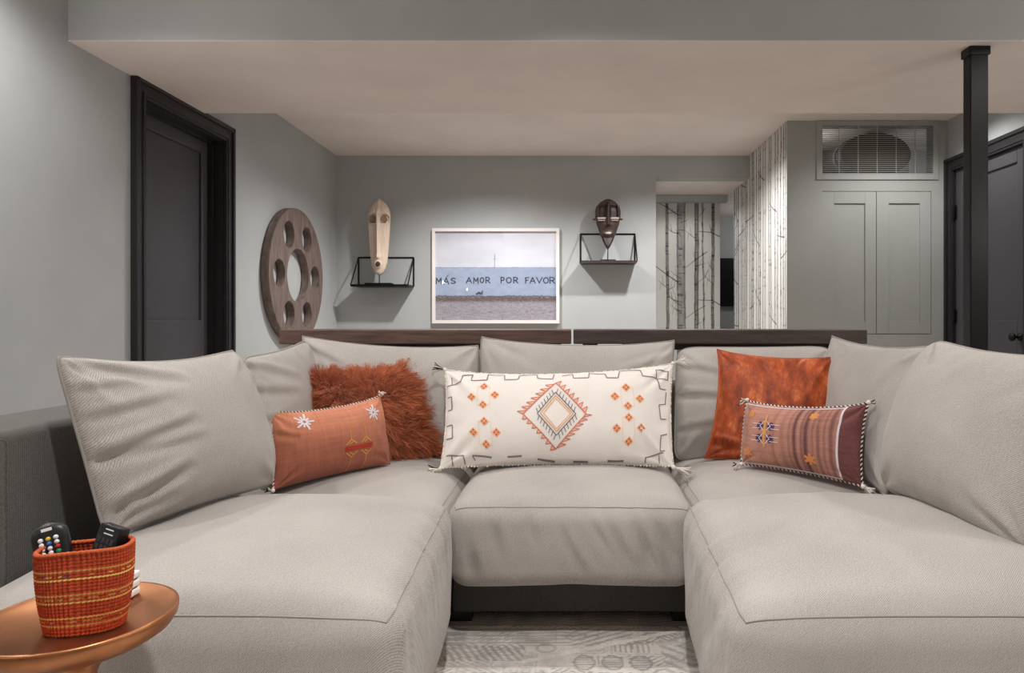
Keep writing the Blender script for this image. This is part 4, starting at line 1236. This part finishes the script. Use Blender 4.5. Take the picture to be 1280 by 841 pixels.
def hw2(t): return np.interp(t, [0, .05, .15, .3, .5, .65, .75, .85, .93, .98, 1], [.006, .022, .045, .072, .104, .117, .119, .108, .075, .035, .010])
def ft2(X, t, s):
    nose = .030 * G(X, 0, .014) * sstep(.44, .48, t) * (1 - sstep(.86, .95, t)) + .014 * G(X, 0, .026) * G(t, .47, .03)
    rimb = .012 * G(np.abs(s), .86, .10) * sstep(.6, .7, t) + .014 * G(t, .93, .03)
    hollow = -.030 * sstep(.60, .64, t) * (1 - sstep(.82, .88, t)) * sstep(.016, .026, np.abs(X)) * (np.abs(s) < .8)
    lips = .020 * G(t, .30, .035) * G(X, 0, .04)
    return nose + rimb + hollow + lips
rx = .330
mk2 = mask('carved_mask', rx, 6.33, 1.553, 2.012, hw2, .06, 'dark brown wooden mask with pale eye strips on the right wire shelf', [M['dark_carved']], ft2, 51, 101, rod_to=1.4425, plate=.07)
bone = new_mat('bone_inlay', lin((188, 172, 164)), .6); silver_m = new_mat('dull_silver', lin((170, 166, 166)), .35, .9)
for sg in (-1, 1):
    MB().box(min(rx + sg * .022, rx + sg * .098), max(rx + sg * .022, rx + sg * .098), 6.268, 6.288, 1.822, 1.836).build('eye_strip', bone, mk2, bevel=.002)
    MB().box(min(rx + sg * .030, rx + sg * .092), max(rx + sg * .030, rx + sg * .092), 6.266, 6.28, 1.805, 1.812).build('lower_lid', bone, mk2, bevel=.002)
    MB().sphere((rx + sg * .122, 6.325, 1.826), .016, 10, 6, (1, .7, .6)).build('ear', M['dark_carved'], mk2, smooth=True)
MB().sphere((rx, 6.258, 1.690), .030, 14, 8, (1, .5, .42)).build('mouth', bone, mk2, smooth=True)
ch = MB(); ch.add([(rx - .040, 6.300, 1.655), (rx + .040, 6.300, 1.655), (rx + .020, 6.308, 1.60), (rx, 6.312, 1.575), (rx - .020, 6.308, 1.60), (rx, 6.268, 1.640)], [(0, 5, 4), (1, 2, 5), (5, 2, 3), (5, 3, 4), (0, 1, 5)])
ch.build('chin_plate', silver_m, mk2)

# ------------------------------------------------------------------ pierced wooden disc on the left wall
def disc():
    cy, cz, R0 = 5.42, 1.247, .528
    holes = [(0, 0, .212)] + [(.352 * math.cos(math.radians(60 * k)), .352 * math.sin(math.radians(60 * k)), .103) for k in range(6)]
    b = bmesh.new()
    def circ(a, c, r, n): return [b.verts.new((0, cy + a + r * math.cos(2 * math.pi * i / n), cz + c + r * math.sin(2 * math.pi * i / n))) for i in range(n)]
    edges = []
    for (a, c, r, n) in [(0, 0, R0, 96)] + [(a, c, r, 48 if r > .15 else 32) for a, c, r in holes]:
        vs = circ(a, c, r, n)
        edges += [b.edges.new((vs[i], vs[(i + 1) % n])) for i in range(n)]
    res = bmesh.ops.triangle_fill(b, use_beauty=True, use_dissolve=False, edges=edges)
    kill = []
    for f in b.faces:
        p = f.calc_center_median(); yy, zc_ = p.y - cy, p.z - cz
        if any(math.hypot(yy - a, zc_ - c) < r * .995 for a, c, r in holes) or math.hypot(yy, zc_) > R0: kill.append(f)
    bmesh.ops.delete(b, geom=kill, context='FACES_ONLY')
    ex = bmesh.ops.extrude_face_region(b, geom=b.faces[:])
    vs = [g_ for g_ in ex['geom'] if isinstance(g_, bmesh.types.BMVert)]
    bmesh.ops.translate(b, verts=vs, vec=(.060, 0, 0))
    bmesh.ops.recalc_face_normals(b, faces=b.faces)
    me = bpy.data.meshes.new('disc_body'); b.to_mesh(me); b.free(); me.materials.append(M['reel'])
    me.transform(Matrix.Translation((XL + .006, 0, 0)))
    t = thing('wooden_wall_disc', (XL, cy, cz - R0), 'round dark wooden disc pierced by seven holes, hung on the left wall', 'wall art')
    o = link('disc_body', me, t); md = o.modifiers.new('bevel', 'BEVEL'); md.width = .004; md.segments = 2; md.limit_method = 'ANGLE'; md.angle_limit = .9
    MB().box(XL, XL + .006, cy - .04, cy + .04, cz + .24, cz + .28).build('hanger', M['iron'], t)
disc()

# ------------------------------------------------------------------ side table, basket, remotes
tx, ty, tz = -.672, .937, .50
tb = thing('side_table', (tx, ty, 0), 'small round copper pedestal table beside the left chaise', 'side table')
MB().lathe(tx, ty, [(.001, tz - .004), (.108, tz - .004), (.113, tz - .001), (.1165, tz), (.119, tz - .0015), (.1195, tz - .006), (.118, tz - .014), (.112, tz - .024), (.098, tz - .034), (.07, tz - .040), (.03, tz - .042)], 72).build('table_top', M['copper'], tb, smooth=True)
MB().lathe(tx, ty, [(.055, tz - .0405), (.05, tz - .046), (.034, tz - .056), (.022, tz - .08), (.018, tz - .16), (.018, .20), (.024, .12), (.04, .07), (.07, .035), (.10, .018), (.112, .014), (.112, .0095)], 48).build('pedestal', M['copper'], tb, smooth=True)

zt0 = tz - .0035
bcx, bcy = -.640, .905
def basket():
    nu, nv = 360, 110
    t = thing('woven_basket', (bcx, bcy, zt0), 'orange woven basket with yellow stripes holding remotes on the copper table', 'basket')
    th, v = np.meshgrid(np.linspace(0, 2 * np.pi, nu, endpoint=False), np.linspace(0, 1, nv))
    ra = .045 + .011 * v + .003 * np.sin(np.pi * v); rb = .029 + .002 * v
    rib = .0010 * np.sin(th * 64) + .0004 * np.sin(v * 150)
    c, s_ = np.cos(th), np.sin(th)
    X = (ra + rib) * np.sign(c) * np.abs(c) ** .85; Y = (rb + rib) * np.sign(s_) * np.abs(s_) ** .85
    rot = math.radians(14); 
    H_ = .104 + .002 * (X / .06)
    Z = zt0 + .001 + v * H_ + .0012 * np.sin(th * 3) * v
    P = np.stack([bcx + X * math.cos(rot) - Y * math.sin(rot), bcy + X * math.sin(rot) + Y * math.cos(rot), Z], -1)
    C = np.ones(P.shape) * linA((176, 68, 37))
    C *= (1 + .22 * vnoise(th * 26, v * 40, 3))[..., None]
    for (va, kind) in ((.215, 0), (.17, 1), (.125, 0), (.50, 0), (.455, 1), (.41, 0), (.79, 0), (.74, 1), (.69, 0)):
        m_ = (np.abs(v - va) < .0100)
        if kind: m_ &= (vnoise(th * 9, v * 0 + va * 50, 8) > .15)
        C[m_] = linA((226, 190, 104)) * (.75 if kind else 1)
    fz = (np.abs(v - .74) < .02) & (vnoise(th * 5, v * 0, 30) > .62); C[fz] = linA((128, 70, 84))
    Pi = P.copy(); ctr = np.array((bcx, bcy, 0)); Pi[..., :2] = ctr[:2] + (P[..., :2] - ctr[:2]) * .94; Pi[..., 2] = np.maximum(P[..., 2], zt0 + .004)
    n = nu * nv
    f = grid_faces(nu, nv, True); f2 = grid_faces(nu, nv, True, n)[:, ::-1]
    i = np.arange(nu); i2 = (i + 1) % nu; top = (nv - 1) * nu
    rim_ = np.stack([top + i, top + i2, top + i2 + n, top + i + n], 1)
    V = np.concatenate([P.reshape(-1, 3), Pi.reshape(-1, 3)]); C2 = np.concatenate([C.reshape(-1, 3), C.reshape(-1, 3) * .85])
    Fl = np.concatenate([f, f2, rim_])
    m = attr_mat('basket_fibre', .85, .18, 900, .4, 'Object')
    link('basket_body', raw_mesh('basket_body', V, Fl, m, True, C2), t)
    bot = P[0] * 1.0; bot2 = bot.copy(); bot2[:, 2] += .003
    bb_ = MB(); bb_.add(np.concatenate([bot, bot2]), [tuple(range(nu))[::-1], tuple(range(nu, 2 * nu))]); bb_.build('basket_base', M['hide'], t)
    MB().tube(P[-1] * .5 + Pi[-1] * .5 + np.array((0, 0, .0005)), .0026, 6, False, True).build('rim', yarn('basket_rim', (192, 92, 56)), t, smooth=True)
basket()

def frame_of(p0, p1, facing):
    """local frame: z along p0->p1, y towards 'facing'"""
    z = (Vector(p1) - Vector(p0)).normalized(); y = (Vector(facing) - z * Vector(facing).dot(z)).normalized(); x = y.cross(z)
    return Vector(p0), x, y, z
def remote_round():
    p0, p1 = Vector((-.664, .905, zt0 + .016)), Vector((-.698, .915, zt0 + .134))
    O, x, y, z = frame_of(p0, p1, (.35, -1, .35)); L = (p1 - p0).length
    t = thing('remote_control', p0, 'black round-ended remote with coloured buttons at the left of the basket', 'remote')
    V = []; nu, nv = 24, 24
    for j in range(nv + 1):
        v = j / nv; hw_ = .021 * min(1, math.sqrt(max(0, 1 - ((v - .86) / .14) ** 2)) if v > .86 else 1) * (.82 + .18 * min(1, v * 1.4)) + .0002
        for i in range(nu):
            a = 2 * math.pi * i / nu; c, s_ = math.cos(a), math.sin(a)
            V.append(O + x * hw_ * math.copysign(abs(c) ** .7, c) + y * (.009 if v < .86 else .009 * max(.15, hw_ / .021)) * math.copysign(abs(s_) ** .7, s_) + z * L * v)
    Fc = [tuple(q) for q in grid_faces(nu, nv + 1, True)] + [tuple(range(nu))[::-1], tuple(range(nv * nu, nv * nu + nu))]
    link('remote_body', raw_mesh('remote_body', V, Fc, M['black_plastic'], True), t)
    cols = [(232, 230, 228)] * 14 + [(60, 110, 190), (220, 190, 60), (40, 150, 90), (190, 50, 50)]
    rs = random.Random(2)
    groups = {}
    for r_ in range(7):
        for c_ in range(3):
            p = O + x * (-.0085 + .0085 * c_) + y * .0092 + z * (L * (.83 - r_ * .050))
            k = {(0, 1): 15, (1, 1): 14, (2, 0): 17, (3, 0): 16}.get((r_, c_), 0)
            groups.setdefault(cols[k], []).append(p)
    for cc, ps in groups.items():
        m = MB()
        for p in ps: m.sphere(p, .0031, 8, 5)
        m.build('button', yarn('button_%d_%d_%d' % cc, cc, .35), t, smooth=True)
    m = MB(); c0 = O + y * .0088 + z * L * .93
    m.add([c0 - x * .006 - z * .002, c0 + x * .006 - z * .002, c0 + x * .006 + z * .002, c0 - x * .006 + z * .002], [(0, 1, 2, 3)]); m.build('logo_mark', M['white_plastic'], t)
remote_round()
def remote_flat():
    p0, p1 = Vector((-.642, .905, zt0 + .016)), Vector((-.616, .930, zt0 + .126))
    O, x, y, z = frame_of(p0, p1, (-.25, -1, .55)); L = (p1 - p0).length
    t = thing('remote_control', p0, 'flat black rectangular remote with small keypad at the right of the basket', 'remote')
    def bx(mb, a0, a1, b0, b1, c0, c1):
        V = [O + x * a + y * b + z * c for c in (c0, c1) for b in (b0, b1) for a in (a0, a1)]
        mb.add(V, [(0, 2, 3, 1), (4, 5, 7, 6), (0, 1, 5, 4), (2, 6, 7, 3), (0, 4, 6, 2), (1, 3, 7, 5)])
    m = MB(); bx(m, -.019, .019, -.008, .008, 0, L); m.build('remote_body', M['black_plastic'], t, bevel=.002)
    k = MB()
    for r_ in range(5):
        for c_ in range(4): bx(k, -.0145 + c_ * .0076, -.009 + c_ * .0076, .0075, .0092, L * (.80 - r_ * .075), L * (.80 - r_ * .075) + .006)
    k.build('keypad', new_mat('grey_keys', lin((52, 52, 56)), .5), t)
    d = MB(); bx(d, -.008, .006, .0078, .0084, L * .945, L * .957); bx(d, -.009, .007, .0078, .0084, L * .895, L * .907); d.build('printed_mark', M['white_plastic'], t)
remote_flat()
wk = thing('white_box', (-.648, 1.005, zt0), 'small white ribbed block half hidden behind the basket', 'box')
q = MB()
for k in range(3): q.box(-.662, -.638, .992, 1.018, zt0 + .0005 + k * .0122, zt0 + .0105 + k * .0122)
q.build('block', M['white_plastic'], wk, bevel=.0025); MB().box(-.659, -.641, .995, 1.015, zt0 + .001, zt0 + .033).build('dark_core', M['dark_gap'], wk)
